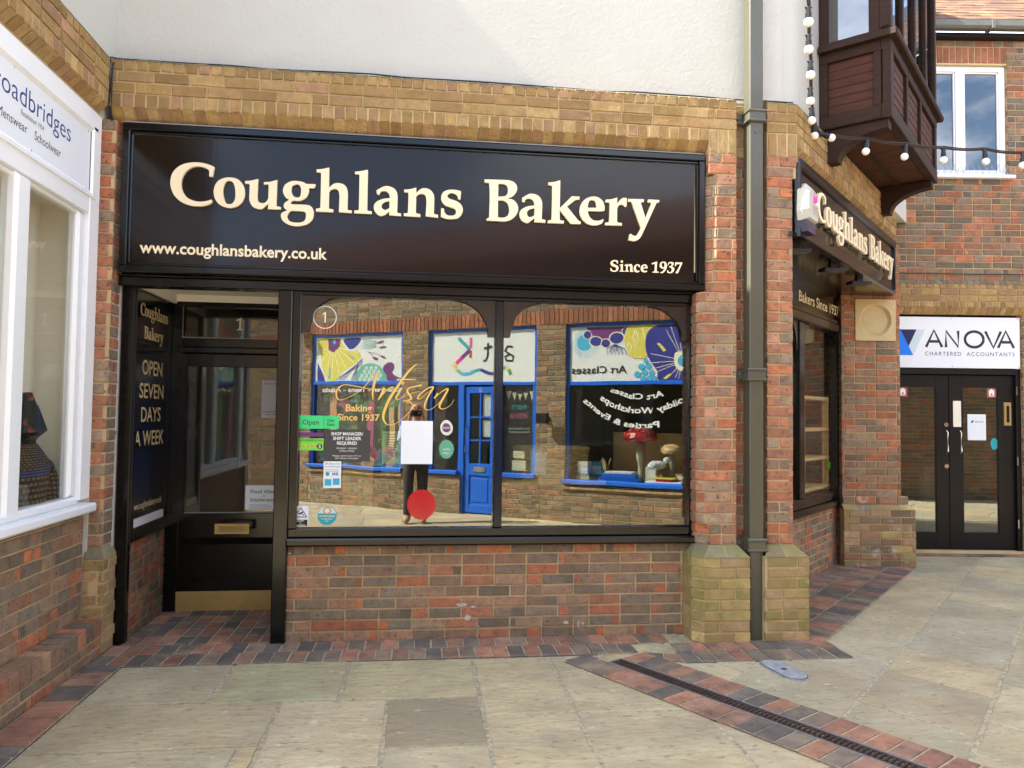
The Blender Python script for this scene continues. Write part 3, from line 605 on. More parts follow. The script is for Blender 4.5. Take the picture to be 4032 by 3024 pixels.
# drain
dr = root('drain_channel', (DR0[0], DR0[1], 0), 'long slotted iron drain grate running diagonally through the paving', 'drain')
DF = Frame(DR0[0], DR0[1], math.degrees(math.atan2(dd_[1], dd_[0])))
def flat(mb, u0, u1, d0, d1, z0, z1, mi=0): mb.box(DF, u0, u1, d0, d1, z0, z1, None, mi)
m1 = MB(); flat(m1, 0, 4.2, -.062, -.050, -.04, .010); flat(m1, 0, 4.2, .050, .062, -.04, .010); flat(m1, -.008, 0, -.062, .062, -.04, .010)
part('frame', m1, 'grey_iron', dr)
m2 = MB(); flat(m2, 0, 4.2, -.050, .050, -.05, -.045, 1)
flat(m2, 0, 4.2, -.049, -.034, -.02, .0085); flat(m2, 0, 4.2, .034, .049, -.02, .0085)
k = .006
while k < 4.19:
    flat(m2, k, k+.013, -.034, .034, -.02, .008); k += .027
part('grating', m2, ['iron', 'black_plastic'], dr)
# oval inspection cover
cv = root('inspection_cover', (2.255, -.805, 0), 'small oval grey metal cover set in the paving', 'manhole cover')
CF = Frame(2.255, -.805, math.degrees(math.atan2(-.34, .06)))
def oval(l, w, n=10):
    return [(CF.p(sx*(l/2-w/2)+w/2*math.cos(a+o), w/2*math.sin(a+o), 0)[:2]) for sx, o in ((1, -PI/2), (-1, PI/2)) for a in [PI*k/n for k in range(n+1)]]
mm = MB(); mm.extr(oval(.375, .175), -.02, .006); part('rim', mm, 'pale_iron', cv)
mm = MB(); mm.extr(oval(.357, .157), -.01, .0075); part('dark_gap', mm, 'black_plastic', cv)  # dark of the gap round the lid, put in as a black ring
mm = MB(); mm.extr(oval(.345, .145), 0, .0095); part('lid', mm, 'pale_iron', cv)
mm = MB(); mm.extr([(2.255+.016*math.cos(a), -.805+.016*math.sin(a)) for a in [2*PI*k/12 for k in range(12)]], .006, .0125); part('key_plug', mm, 'iron', cv)

# ================================================================== the bakery building
bak = root('bakery_building', (.3, .4, 0), 'corner building with white rendered upper wall over brick piers and the black bakery shopfront', 'building')
def chamfer(mb, ul, dl_, ur, dr_, z0, z1, pal, off=0, mi=0, fr=F, **kw):
    a = fr.p(ul, dl_, 0); b = fr.p(ur, dr_, 0); fr2 = Frame(a[0], a[1], math.degrees(math.atan2(b[1]-a[1], b[0]-a[0])))
    courses(mb, fr2, 0, math.hypot(b[0]-a[0], b[1]-a[1]), z0, z1, 0, pal, off=off, mi=mi, back=.04, ins=.007, **kw)
def capslope(mb, lo, hi, z0, z1, mi=0):
    """sloped bricks on top of a pier base; lo, hi: outlines as (u,d)"""
    for (a, b), (c, d) in zip(zip(lo, lo[1:]), zip(hi, hi[1:])):
        n = max(1, round(math.hypot(b[0]-a[0], b[1]-a[1])/.16))
        for k in range(n):
            t0, t1 = k/n+.01, (k+1)/n-.01; L = lambda p, q, t: (p[0]+(q[0]-p[0])*t, p[1]+(q[1]-p[1])*t)
            p = [L(a, b, t0), L(a, b, t1), L(c, d, t1), L(c, d, t0)]; cc = pick(PAL_CAP)
            mb.face([F.p(*p[0], z0), F.p(*p[1], z0), F.p(*p[2], z1), F.p(*p[3], z1)], cc, mi)
        mb.face([F.p(*a, z0-.002), F.p(*b, z0-.002), F.p(*d, z1-.003), F.p(*c, z1-.003)], None, 1)

w = MB(); courses(w, F, -.862, 1.957, 0, .655, 0, PAL_RED, off=.06)
part('low_wall', w, ['brick', 'mortar'], bak)
w = MB(); courses(w, SIDE, .06, .88, 0, .66, -.012, PAL_RED, off=.1)
part('doorway_wall', w, ['brick', 'mortar'], bak)

# corner pier in two halves with the downpipe between
p = MB()
courses(p, F, 2.0, 2.237, .80, 2.44, .15, PAL_PIER, off=.02); chamfer(p, 1.955, .105, 2.0, .15, .80, 2.44, PAL_PIER); chamfer(p, 1.955, 0, 1.955, .105, .80, 2.44, PAL_PIER)
courses(p, F, 2.036, 2.237, .655, .80, .15, PAL_PIER, off=.02); chamfer(p, 1.962, .076, 2.036, .15, .655, .80, PAL_PIER); chamfer(p, 1.962, 0, 1.962, .076, .655, .80, PAL_PIER)
courses(p, F, 2.086, 2.237, 2.44, 3.29, .15, PAL_PIER, off=.11); chamfer(p, 2.0, .064, 2.086, .15, 2.44, 3.29, PAL_PIER, off=.02); chamfer(p, 2.0, -.02, 2.0, .064, 2.44, 3.29, PAL_PIER)
courses(p, F, 2.030, 2.237, 3.29, 3.445, .15, PAL_PIER, off=.02); chamfer(p, 2.030, .0, 2.030, .15, 3.29, 3.445, PAL_PIER)
courses(p, F, 2.237, 2.47, .4, 3.445, .055, PAL_PIER, off=.03)
courses(p, F, 2.468, 2.660, .655, 3.29, .15, PAL_PIER, off=.02); courses(p, F, 2.468, 2.692, 3.29, 3.445, .15, PAL_PIER, off=.02)
RB = Frame(2.66, -.15, 90); courses(p, RB, 0.0, .62, .0, 2.86, 0, PAL_PIER, off=.05, ins=.016); courses(p, RB, 0, .06, 2.86, 3.29, 0, PAL_PIER, ins=.016)
RI = Frame(2.237, -.055, -90)
for x_, s_ in ((2.237, 1), (2.468, -1)):
    fr_ = Frame(x_, -.055 if s_ > 0 else -.15, 90 if s_ < 0 else 90)
    p.box(F, x_-.012 if s_ > 0 else x_, x_ if s_ > 0 else x_+.012, .05, .142, .64, 3.445, None, 1)
part('corner_pier', p, ['brick', 'mortar'], bak)
p = MB()
courses(p, F, 1.962, 2.293, 0, .585, .25, PAL_YEL, off=.0); chamfer(p, 1.90, .17, 1.962, .25, 0, .585, PAL_YEL); chamfer(p, 1.90, 0, 1.90, .17, 0, .585, PAL_YEL)
courses(p, F, 2.404, 2.725, 0, .585, .25, PAL_YEL, off=.1); RB2 = Frame(2.725, -.25, 90); courses(p, RB2, 0, .4, 0, .585, 0, PAL_YEL, ins=.016)
capslope(p, [(1.90, 0), (1.90, .17), (1.962, .25), (2.293, .25)], [(1.955, 0), (1.962, .076), (2.036, .15), (2.243, .15)], .586, .656)
capslope(p, [(2.404, .25), (2.725, .25), (2.725, -.1)], [(2.46, .15), (2.662, .15), (2.662, -.1)], .586, .656)
p.box(F, 2.293, 2.404, -.05, .085, 0, .64, None, 1)
part('pier_base', p, ['mossy_brick', 'mortar'], bak, 'buff brick pier base stained green')

# brick beam with sloped soffit bricks, front and cant
def beam(mb, fr, u0, u1, d, straight=()):
    cant(mb, fr, u0, u1, d-.085, 3.445, d, 3.527, PAL_BEAM)
    soldiers(mb, fr, u0, u1, 3.527, 3.615, d, PAL_BEAM)
    top(mb, fr, u0, u1, d)
def top(mb, fr, u0, u1, d):
    courses(mb, fr, u0, u1, 3.615, 3.767, d, PAL_BEAM, off=.07)
    courses(mb, fr, u0, u1, 3.767, 3.836, d, PAL_BEAM, L=.156, bond='h')
    cant(mb, fr, u0, u1, d, 3.836, d-.07, 3.872, PAL_CAP)
p = MB(); beam(p, F, -2.03, 2.03, .15); soldiers(p, F, 2.03, 2.237, 3.445, 3.615, .15, PAL_YEL, .069); top(p, F, 2.03, 2.237, .15)
courses(p, F, 2.237, 2.47, 3.445, 3.84, .055, PAL_YEL, off=.03)
soldiers(p, F, 2.468, 2.70, 3.445, 3.615, .15, PAL_BEAM, .078); top(p, F, 2.468, 2.70, .15)
p.box(F, -2.03, 2.66, -.05, .05, 3.4465, 3.86, None, 1)
part('brick_beam', p, ['yellow_brick', 'mortar'], bak)
p = MB(); beam(p, D45, .05, 3.42, .02); p.box(D45, .06, 3.40, -.12, -.02, 3.35, 3.86, None, 1)
part('brick_beam', p, ['yellow_brick', 'mortar'], bak)
# upper storey
p = MB()
plan = [(-2.058, -.02), (2.64, -.02), (2.70, -.014), (2.75, .004), (2.80, .036), (5.16, 2.39), (5.70, 2.93), (5.70, 8.5), (-2.058, 8.5)]
p.extr(plan, 3.862, 6.55)
part('upper_wall', p, 'render', bak)
p = MB(); r_ = [(-2.06, -.03, 6.56), (2.75, -.03, 6.56), (5.9, 2.7, 6.5), (5.9, 8.7, 6.5), (-2.3, 8.7, 6.5)]; rg = [(.2, 4.2, 9.0), (2.6, 5.0, 9.0)]
for q in ([r_[0], r_[1], rg[1], rg[0]], [r_[1], r_[2], rg[1]], [r_[2], r_[3], rg[1]], [r_[3], r_[4], rg[0], rg[1]], [r_[4], r_[0], rg[0]]): p.face(list(q), pick([(128, 84, 66)]))
p.face([(v[0], v[1], 6.555) for v in r_][::-1], pick([(120, 110, 100)]))
part('roof', p, 'tile', bak)  # roof out of view, added for shading, eaves trimmed back to pass the sun

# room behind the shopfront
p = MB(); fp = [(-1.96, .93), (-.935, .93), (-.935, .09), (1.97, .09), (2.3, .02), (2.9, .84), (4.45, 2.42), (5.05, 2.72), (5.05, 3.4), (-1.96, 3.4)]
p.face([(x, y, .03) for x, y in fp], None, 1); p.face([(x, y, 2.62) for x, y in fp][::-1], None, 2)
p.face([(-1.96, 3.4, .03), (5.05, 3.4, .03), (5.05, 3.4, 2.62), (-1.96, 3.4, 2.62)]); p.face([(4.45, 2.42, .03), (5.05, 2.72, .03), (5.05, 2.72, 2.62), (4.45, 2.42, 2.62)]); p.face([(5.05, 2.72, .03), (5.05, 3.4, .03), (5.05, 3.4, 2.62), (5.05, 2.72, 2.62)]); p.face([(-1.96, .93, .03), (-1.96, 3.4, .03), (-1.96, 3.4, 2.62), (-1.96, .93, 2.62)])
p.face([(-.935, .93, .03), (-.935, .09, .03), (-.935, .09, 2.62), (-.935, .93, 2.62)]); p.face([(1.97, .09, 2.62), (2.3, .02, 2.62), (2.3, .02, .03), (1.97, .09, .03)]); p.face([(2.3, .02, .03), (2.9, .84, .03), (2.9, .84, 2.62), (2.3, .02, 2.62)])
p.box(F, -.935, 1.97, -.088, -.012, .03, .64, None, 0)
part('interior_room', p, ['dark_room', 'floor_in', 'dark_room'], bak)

# ---- shopfront joinery
sf = MB()
sf.box(F, -1.985, -1.902, -.10, -.045, 0, 2.436, bev=.006)
sf.box(F, -.955, -.862, -.12, .035, .0, 2.376, bev=.006)
sf.box(F, -1.985, 2.012, -.10, .022, 2.376, 2.436, bev=.005)
sf.box(F, -1.98, 2.014, -.05, .05, 2.436, 2.452, bev=.004)
sf.box(F, 1.945, 1.992, -.12, .004, .705, 2.376, bev=.004)
sf.box(F, 1.992, 2.0, -.12, -.03, .64, 2.376)
sf.box(F, -.862, -.806, -.07, .012, .765, 2.376, bev=.004)
sf.box(F, .525, .585, -.07, .016, .765, 2.350, bev=.006)
sf.box(F, -.862, 1.945, -.07, .010, .705, .765, bev=.006)
sf.box(F, -.806, 1.945, -.07, .008, 2.350, 2.376, bev=.004)
part('shopfront_frame', sf, 'black', bak)
sl = MB(); sl.box(F, -.8660, 2.008, -.08, .068, .652, .705, bev=.012); part('window_sill', sl, 'black', bak)
for (uo, uc, sg) in ((-.806, -.549, 1), (.525, .239, -1), (.585, .863, 1), (1.945, 1.65, -1)):
    b = MB(); w_ = .045; arc = []
    ua = uo+sg*w_; zc = 2.098
    for k in range(13):
        a = PI/2*k/12; arc.append((uc-sg*abs(uc-ua)*math.cos(a), zc+.252*math.sin(a)))
    poly = [(uo, 2.350), (uo, zc)]+arc
    if sg < 0: poly = poly[::-1]
    b.prism(F, poly, -.028, -.002)
    edge = [(u+sg*0, z) for u, z in arc]
    b.ribbon(F, edge, .007, .0005)
    part('corner_bracket', b, 'dark_brown', bak)
for u0, u1 in ((-.806, .525), (.585, 1.945)):
    g = MB(); g.box(F, u0, u1, -.042, -.034, .765, 2.350); part('window_pane', g, 'glass', bak)
# doorway: ceiling, cheek panel, transom, door
c = MB(); c.face([F.p(-1.93, -.87, 2.45), F.p(-.93, -.87, 2.45), F.p(-.93, -.02, 2.45), F.p(-1.93, -.02, 2.45)])
c.profile(F, [(-.870, 2.398), (-.830, 2.398), (-.82, 2.45), (-.870, 2.45)], -1.93, -.93)
c.box(SIDE, .0, .84, .0, .03, 2.382, 2.45); part('doorway_ceiling', c, 'ceil_white', bak)
c = MB(); c.box(SIDE, .06, .88, -.06, -.008, .66, 2.46); c.box(SIDE, .062, .125, -.008, .012, .66, 2.38, bev=.004); c.box(SIDE, .80, .87, -.008, .012, .66, 2.38, bev=.004)
c.box(SIDE, .125, .80, -.008, .012, .66, .745, bev=.006); c.box(SIDE, .125, .80, -.008, .008, 1.966, 2.017, bev=.004)
part('cheek_panel', c, 'black', bak)
c = MB(); c.box(SIDE, .09, .74, -.008, .004, .752, .807); part('cheek_sill', c, 'white_paint', bak)
def stext(txt, u0, u1, z, h, bold=.012):
    c = MB(); text(c, SIDE, txt, u0, z, -.0055, h, w=u1-u0, bold=bold); part('lettering', c, 'pale_gold', bak)
stext('OPEN', 0.244, 0.655, 1.802, 0.101)
stext('SEVEN', 0.205, 0.696, 1.637, 0.101)
stext('DAYS', 0.250, 0.645, 1.470, 0.101)
stext('A WEEK', 0.142, 0.730, 1.303, 0.101)
stext('www.coughlansbakery.co.uk', 0.142, 0.720, 0.867, 0.045)
def cheekname(which, u0, u1, z0, z1):
    xs = []; 
    g = [GL_NAME[i] for i in which]; xa = min(float(t.split(',')[0]) for s in g for cc in s.split(';') for t in cc.split()); xb = max(float(t.split(',')[0]) for s in g for cc in s.split(';') for t in cc.split())
    k = (z1-z0)/.285
    return carve(g, .001, lambda x, dp, z: SIDE.p(u0+(x-xa/1000)/((xb-xa)/1000)*(u1-u0), -.0065+dp, z0+(z-2.905)*k), 1000)
part('lettering', cheekname(range(9), 0.181, 0.748, 2.207, 2.294), 'pale_gold', bak)
part('lettering', cheekname(range(9, 15), 0.261, 0.660, 2.056, 2.142), 'pale_gold', bak)
c = MB(); c.box(F, -1.972, -1.824, -0.900, -0.835, 0.004, 2.449); c.box(F, -1.900, -0.960, -0.910, -0.830, 2.000, 2.047, bev=.006); c.box(F, -1.824, -0.960, -0.900, -0.835, 2.361, 2.418)
c.box(F, -1.824, -0.960, -0.900, -0.840, 2.047, 2.121, bev=.004); c.box(F, -1.042, -0.960, -0.900, -0.835, 2.121, 2.361)
c.box(F, -1.834, -0.960, -0.858, -0.834, 2.116, 2.123, None, 1); c.box(F, -1.829, -1.824, -0.858, -0.834, 2.123, 2.361, None, 1)
part('door_frame', c, ['black', 'lead'], bak)
g = MB(); g.box(F, -1.824, -1.042, -0.865, -0.859, 2.121, 2.361); tp_ = part('transom_pane', g, 'pane', bak)
def glyph_box(gl, k, fr, u0, u1, z0, z1, d, depth):
    """letters scaled into the rectangle u0..u1, z0..z1"""
    P_ = [tuple(float(v)/k for v in t.rstrip('!').split(',')) for s_ in gl for c_ in s_.split(';') for t in c_.split()]
    xa, xb = min(q[0] for q in P_), max(q[0] for q in P_); za, zb = min(q[1] for q in P_), max(q[1] for q in P_)
    return carve(gl, depth, lambda x, dp, z: fr.p(u0+(x-xa)/(xb-xa)*(u1-u0), d+dp, z0+(z-za)/(zb-za)*(z1-z0)), k)
nm = glyph_box([GL_SINCE[6]], 10000, F, -1.434, -1.381, 2.186, 2.286, -.8585, .001)
part('lettering', nm, 'pale_gold', bak)
door = MB()
door.box(F, -1.890, -1.783, -0.895, -0.845, 0.004, 1.994, bev=.004); door.box(F, -1.052, -0.966, -0.895, -0.845, 0.004, 1.994, bev=.004)
door.box(F, -1.783, -1.052, -0.895, -0.845, 1.895, 1.994, bev=.004); door.box(F, -1.783, -1.052, -0.895, -0.845, 0.569, 0.760, bev=.004); door.box(F, -1.783, -1.052, -0.895, -0.845, 0.004, 0.248, bev=.003)
door.box(F, -1.783, -1.052, -0.895, -0.875, 0.248, 0.569)
door.profile(F, [(-.875, .515), (-.845, .571), (-.875, .571)], -1.783, -1.052)
door.box(F, -1.783, -1.052, -0.875, -0.852, 0.246, 0.256)
dr_ = part('shop_door', door, 'black', bak, 'black panelled glazed door with brass kick plate')
g = MB(); g.box(F, -1.783, -1.052, -0.874, -0.868, 0.760, 1.895); part('glass_pane', g, 'pane', dr_)
g = MB(); g.box(F, -1.783, -1.052, -0.868, -0.852, 0.760, 0.766); part('glazing_bead', g, 'lead', dr_)
g = MB(); g.box(F, -1.890, -0.966, -0.850, -0.843, 0.004, 0.163, bev=.001); part('kick_plate', g, 'brass', dr_)
g = MB()
for (a, b, c0, c1) in ((-1.516, -1.265, .621, .637), (-1.516, -1.265, .681, .697), (-1.516, -1.488, .637, .681), (-1.293, -1.265, .637, .681)): g.box(F, a, b, -.72, -.707, c0, c1)
g.box(F, -1.520, -1.321, -0.850, -0.842, 0.617, 0.662); part('letter_slot', g, 'brass', dr_)
c = MB(); c.box(F, -0.945, -0.862, -0.720, -0.125, 0.000, 2.430); part('doorway_wall', c, 'black', bak, 'black right cheek of the doorway')

# ---- canted shop window
p = MB(); courses(p, D45, .3, 3.12, 0, .64, -.50, PAL_RED, off=.05)
part('low_wall', p, ['brick', 'mortar'], bak)
c = MB()
c.box(D45, .3, 3.19, -.55, -.455, .63, .70, bev=.01); c.box(D45, .3, 3.16, -.55, -.475, .70, .80, bev=.008)
c.box(D45, 1.70, 1.84, -.55, -.47, .80, 2.46, bev=.008); c.box(D45, 3.0, 3.16, -.55, -.47, .80, 2.46, bev=.008); c.box(D45, .3, .42, -.55, -.47, .8, 2.46)
c.box(D45, .3, 3.30, -.56, -.44, 2.46, 2.55, bev=.012); c.box(D45, .3, 3.34, -.58, -.47, 2.55, 2.87)
c.box(D45, .5, 3.26, -.47, -.458, 2.83, 2.87, bev=.003); c.box(D45, 3.22, 3.26, -.47, -.458, 2.55, 2.83, bev=.003); c.box(D45, .5, 3.26, -.47, -.45, 2.55, 2.585, bev=.003)
for uo, sg in ((3.0, -1), (1.84, 1), (1.70, -1)):
    arc = [(uo+sg*(.05+.16*(1-math.cos(PI/2*k/8))), 2.22+.21*math.sin(PI/2*k/8)) for k in range(9)]
    poly = [(uo, 2.46), (uo, 2.18), (uo+sg*.05, 2.18)]+arc+[(uo+sg*.21, 2.46)]
    c.prism(D45, poly if sg > 0 else poly[::-1], -.52, -.485)
part('canted_window_frame', c, 'black', bak)
g = MB(); g.box(D45, 1.84, 3.0, -.525, -.518, .80, 2.46); part('window_pane', g, 'pane', bak)
g = MB(); g.box(D45, .42, 1.70, -.525, -.518, .80, 2.46); part('window_pane', g, 'glass', bak)
tot = glyphs('Bakers Since 1937', .012)[2]; pos = 0
for wd, pre in (('Bakers', ''), ('Since', 'Bakers '), ('1937', 'Bakers Since ')):
    k_ = 1.35/tot; w0 = (tot-glyphs('Bakers Since 1937'[len(pre):], .012)[2])*k_
    c = MB(); text(c, D45, wd, 1.66+w0, 2.645, -.4655, .098, w=glyphs(wd, .012)[2]*k_, bold=.012); part('lettering', c, 'pale_gold', bak)
c = MB(); c.box(D45, .0, 3.36, -.58, .0, 2.866, 2.90); part('soffit', c, 'black', bak)

# far pier with the stone roundel
FP = Frame(4.448, 2.234, -5)
p = MB(); courses(p, FP, .0, .633, .73, 2.38, 0, PAL_PIER[:7]+PAL_RED[:5], off=.08); courses(p, FP, 0, .15, 2.38, 2.83, 0, PAL_PIER, off=.02); courses(p, FP, .587, .633, 2.38, 2.83, 0, PAL_PIER, off=.02, L=.4)
courses(p, FP, 0, .633, 2.83, 3.42, -.002, PAL_PIER, off=.12)
q = Frame(*FP.p(.633, 0, 0)[:2], 62); courses(p, q, 0, .8, .0, 3.45, 0, PAL_PIER, off=.1, ins=.02)
q2 = Frame(*FP.p(0, -.55, 0)[:2], -95); courses(p, q2, 0, .55, .0, 2.86, 0, PAL_RED, off=.1, ins=.02)
part('far_pier', p, ['brick', 'mortar'], bak)
p = MB(); courses(p, FP, -.01, .755, 0, .60, .06, PAL_YEL+PAL_RED[:4], off=.06)
q3 = Frame(*FP.p(.755, .06, 0)[:2], 62); courses(p, q3, 0, .6, 0, .6, 0, PAL_YEL, ins=.02)
for k in range(5):
    a, b = -.01+.153*k, -.01+.153*(k+1); p.face([FP.p(a+.004, .06, .601), FP.p(b-.004, .06, .601), FP.p(min(b, .70)-.004, .002, .66), FP.p(min(a, .7)+.004, .002, .66)], pick(PAL_CAP+PAL_YEL[:3]), 0)
p.face([FP.p(-.01, .058, .599), FP.p(.755, .058, .599), FP.p(.70, .0, .655), FP.p(-.01, .0, .655)], None, 1)
courses(p, FP, -.0, .70, .655, .735, .02, PAL_RED+PAL_PIER, off=.1)
part('pier_base', p, ['limed_brick', 'mortar'], bak, 'buff brick base of the far pier with white efflorescence')
p = MB(); cx_, cz_, Rr = .366, 2.605, .172; n = 40
sq = []
for k in range(n):
    a = 2*PI*k/n; cs, sn = math.cos(a), math.sin(a); t = min(.2185/abs(cs) if abs(cs) > 1e-6 else 9, .222/abs(sn) if abs(sn) > 1e-6 else 9); sq.append((cx_+cs*t, cz_+sn*t))
for k in range(n):
    k2 = (k+1) % n; a, b = 2*PI*k/n, 2*PI*k2/n
    o0, o1 = (cx_+Rr*math.cos(a), cz_+Rr*math.sin(a)), (cx_+Rr*math.cos(b), cz_+Rr*math.sin(b)); i0, i1 = (cx_+(Rr-.024)*math.cos(a), cz_+(Rr-.024)*math.sin(a)), (cx_+(Rr-.024)*math.cos(b), cz_+(Rr-.024)*math.sin(b))
    p.face([FP.p(sq[k][0], .012, sq[k][1]), FP.p(sq[k2][0], .012, sq[k2][1]), FP.p(o1[0], .012, o1[1]), FP.p(o0[0], .012, o0[1])])
    p.face([FP.p(o0[0], .012, o0[1]), FP.p(o1[0], .012, o1[1]), FP.p(i1[0], -.024, i1[1]), FP.p(i0[0], -.024, i0[1])])
p.face([FP.p(cx_+(Rr-.024)*math.cos(2*PI*k/n), -.024, cz_+(Rr-.024)*math.sin(2*PI*k/n)) for k in range(n)])
p.box(FP, .147, .585, -.05, -.03, 2.383, 2.827)
for a in ((.1475, .1475), (.5845, .5845)): p.face([FP.p(a[0], -.03, 2.383), FP.p(a[0], .012, 2.383), FP.p(a[0], .012, 2.827), FP.p(a[0], -.03, 2.827)])
for z in (2.383, 2.827): p.face([FP.p(.1475, -.03, z), FP.p(.5845, -.03, z), FP.p(.5845, .012, z), FP.p(.1475, .012, z)])
part('stone_roundel', p, 'stone', bak)

# cable clipped along the top of the brick beam and down the inner corner
cab = MB(); pts_ = [F.p(-2.0+k*.235, .085+rnd.uniform(-.004, .004), 3.872+rnd.uniform(-.005, .006)) for k in range(20)]
cab.tube(pts_, .0055, 5); cab.tube([LW.p(-2.5+.3*k, -.105, 3.874+rnd.uniform(-.004, .005)) for k in range(9)]+[pts_[0]], .0055, 5)
cab.tube([F.p(-2.0, .085, 3.872), F.p(-2.012, .16, 3.80), F.p(-2.015, .165, 3.62), F.p(-2.012, .163, 3.47), F.p(-2.02, .12, 3.43), F.p(-2.04, .115, 3.38)], .0065, 6)
cab.tube([F.p(2.47, .085, 3.874), F.p(2.70, .085, 3.874), D45.p(.10, -.045, 3.876), D45.p(.75, -.045, 3.874)], .0055, 5)
part('wall_cable', cab, 'rubber', bak)
# white splashes and chips left on the low wall and posts
ch = MB()
for u, z, w_, h_ in ((-.845, .60, .03, .012), (.42, .10, .012, .02), (.435, .085, .018, .01), (1.05, .10, .05, .025), (1.14, .085, .014, .06), (1.17, .09, .02, .03), (.32, .235, .10, .03), (.40, .22, .05, .018), (.36, .15, .06, .05), (1.50, .30, .004, .06), (.28, .42, .004, .03), (-.3, .33, .006, .02), (.9, .52, .005, .016), (.0, .30, .006, .045)):
    n_ = 14; ch = MB(); ch.face([F.p(u+w_/2*math.cos(2*PI*k/n_)*rnd.uniform(.55, 1.1), .0036, z+h_/2*math.sin(2*PI*k/n_)*rnd.uniform(.55, 1.1)) for k in range(n_)]); part('white_splash', ch, 'splash', bak)

# ---- timber oriel on the cant
OL = Frame(*D45.p(.79, -.03, 0)[:2], -45)      # its left cheek
o = MB()
U0, U1, DO = .79, 2.87, .50
o.box(D45, U0+.03, U1-.03, -.03, DO-.035, 3.90, 4.48)
def board_panel(fr, a, b, z0, z1, dpt):
    n = round((z1-z0)/.078); h = (z1-z0)/n
    for k in range(n): o.box(fr, a, b, dpt-.02, dpt+rnd.uniform(0, .002), z0+k*h+.004, z0+(k+1)*h-.004, None, 1, bev=.003)
o.box(D45, U0, U1, DO-.07, DO, 3.88, 3.99, bev=.006); o.box(D45, U0, U1, DO-.07, DO, 4.42, 4.50, bev=.006)
for a, b in ((U0, .90), (1.41, 1.47), (2.02, 2.08), (2.78, U1)): o.box(D45, a, b, DO-.06, DO-.003, 3.99, 4.42, bev=.004)
for a, b in ((.90, 1.41), (1.47, 2.02), (2.08, 2.78)): board_panel(D45, a, b, 3.99, 4.42, DO-.03)
LWd = DO+.03
o.box(OL, 0, LWd-.072, -.05, 0, 3.88, 3.99, bev=.006); o.box(OL, 0, LWd-.072, -.05, 0, 4.42, 4.50, bev=.006)
o.box(OL, 0, .06, -.05, -.002, 3.99, 4.42, bev=.004); o.box(OL, LWd-.13, LWd-.072, -.05, -.002, 3.99, 4.42, bev=.004); board_panel(OL, .06, LWd-.13, 3.99, 4.42, -.028)
for k in range(12): o.box(D45, U0+.06+k*.163, U0+.06+(k+1)*.163-.004, -.02, DO-.08, 3.893, 3.903, None, 1)
o.box(D45, U0+.06, U1-.06, .15, .19, 3.875, 3.893)
o.box(D45, U0-.05, U1+.06, -.03, DO+.055, 4.50, 4.55, bev=.012)
for a in (U0+.0, U1-.08): o.box(D45, a, a+.08, DO-.08, DO, 4.55, 6.1, bev=.006)
for a in (1.30, 1.82, 2.34): o.box(D45, a-.03, a+.03, DO-.075, DO-.004, 4.55, 6.1, bev=.006)
o.box(D45, U0, U1, DO-.07, DO+.0, 4.551, 4.60); o.box(D45, U0-.05, U1+.05, -.03, DO+.1, 6.1, 6.3)
o.box(OL, 0, .06, -.06, 0, 4.551, 6.1, bev=.005); o.box(OL, LWd-.16, LWd-.081, -.06, 0, 4.551, 6.1, bev=.005); o.box(OL, .06, LWd-.16, -.05, -.004, 4.551, 4.585)
o.box(D45, U1-.05, U1, -.03, DO-.08, 4.55, 6.1)
ori = part('oriel_window', o, ['timber', 'timber_light'], bak, 'dark stained timber oriel window with boarded apron')
for a, b in ((U0+.08, 1.27), (1.33, 1.79), (1.85, 2.31), (2.37, U1-.08)):
    g = MB(); g.box(D45, a, b, DO-.04, DO-.034, 4.60, 6.1); part('glass_pane', g, 'mirror_pane', ori)
g = MB(); g.box(OL, .06, LWd-.16, -.03, -.024, 4.585, 6.1); part('glass_pane', g, 'mirror_pane', ori)
g = MB(); g.box(D45, U0+.12, U1-.12, -.02, .1, 4.58, 6.08); part('blind', g, 'paper_grey', ori)
for a in (.82, 2.72):
    b = MB(); pr = [(-.03, 3.61), (.10, 3.61)]+[(.47-.37*math.cos(PI/2*k/10), 3.61+.20*math.sin(PI/2*k/10)) for k in range(1, 11)]+[(.47, 3.875), (-.03, 3.875)]
    b.profile(D45, pr, a, a+.115); part('bracket', b, 'timber', ori)

# ================================================================== signs on the bakery
sg = root('shop_sign', (.03, -.05, 2.45), 'long black fascia sign with cream letters reading Coughlans Bakery over the big window', 'sign')
s = MB(); s.box(F, -1.90, 1.945, .03, .085, 2.50, 3.37); part('sign_board', s, 'sign_face', sg)
s = MB()
for d0, d1, e in ((.03, .115, .0), (.085, .098, .042),):
    a0, a1, z0, z1 = -1.957+e, 2.018-e, 2.452+e*1.1, 3.438-e*1.1; t = .046 if e == 0 else .02
    s.box(F, a0, a1, d0, d1, z0, z0+t, bev=.006); s.box(F, a0, a1, d0, d1, z1-t, z1, bev=.006); s.box(F, a0, a0+t, d0, d1-.001, z0+t, z1-t, bev=.006); s.box(F, a1-t, a1, d0, d1-.001, z0+t, z1-t, bev=.006)
part('frame', s, 'black', sg)
s = MB(); s.box(F, -1.95, 2.0, .03, .118, 3.4385, 3.444); part('flashing', s, 'lead', sg)
for wd in (GL_NAME[:9], GL_NAME[9:]): part('name_lettering', carve(wd, .022, lambda x, dp, z: F.p(x, .0855+dp, z), 1000), 'cream', sg)
part('date_lettering', carve(GL_SINCE, .002, lambda x, dp, z: F.p(x, .0855+dp, z), 10000), 'cream', sg)
s = MB(); text(s, F, 'www.coughlansbakery.co.uk', -1.838, 2.585, .0862, .073, w=1.205, bold=.022); part('web_lettering', s, 'cream', sg)
s2 = root('shop_sign', D45.p(1.7, .03, 2.86), 'smaller angled black sign with stand-off cream letters beneath the timber oriel', 'sign')
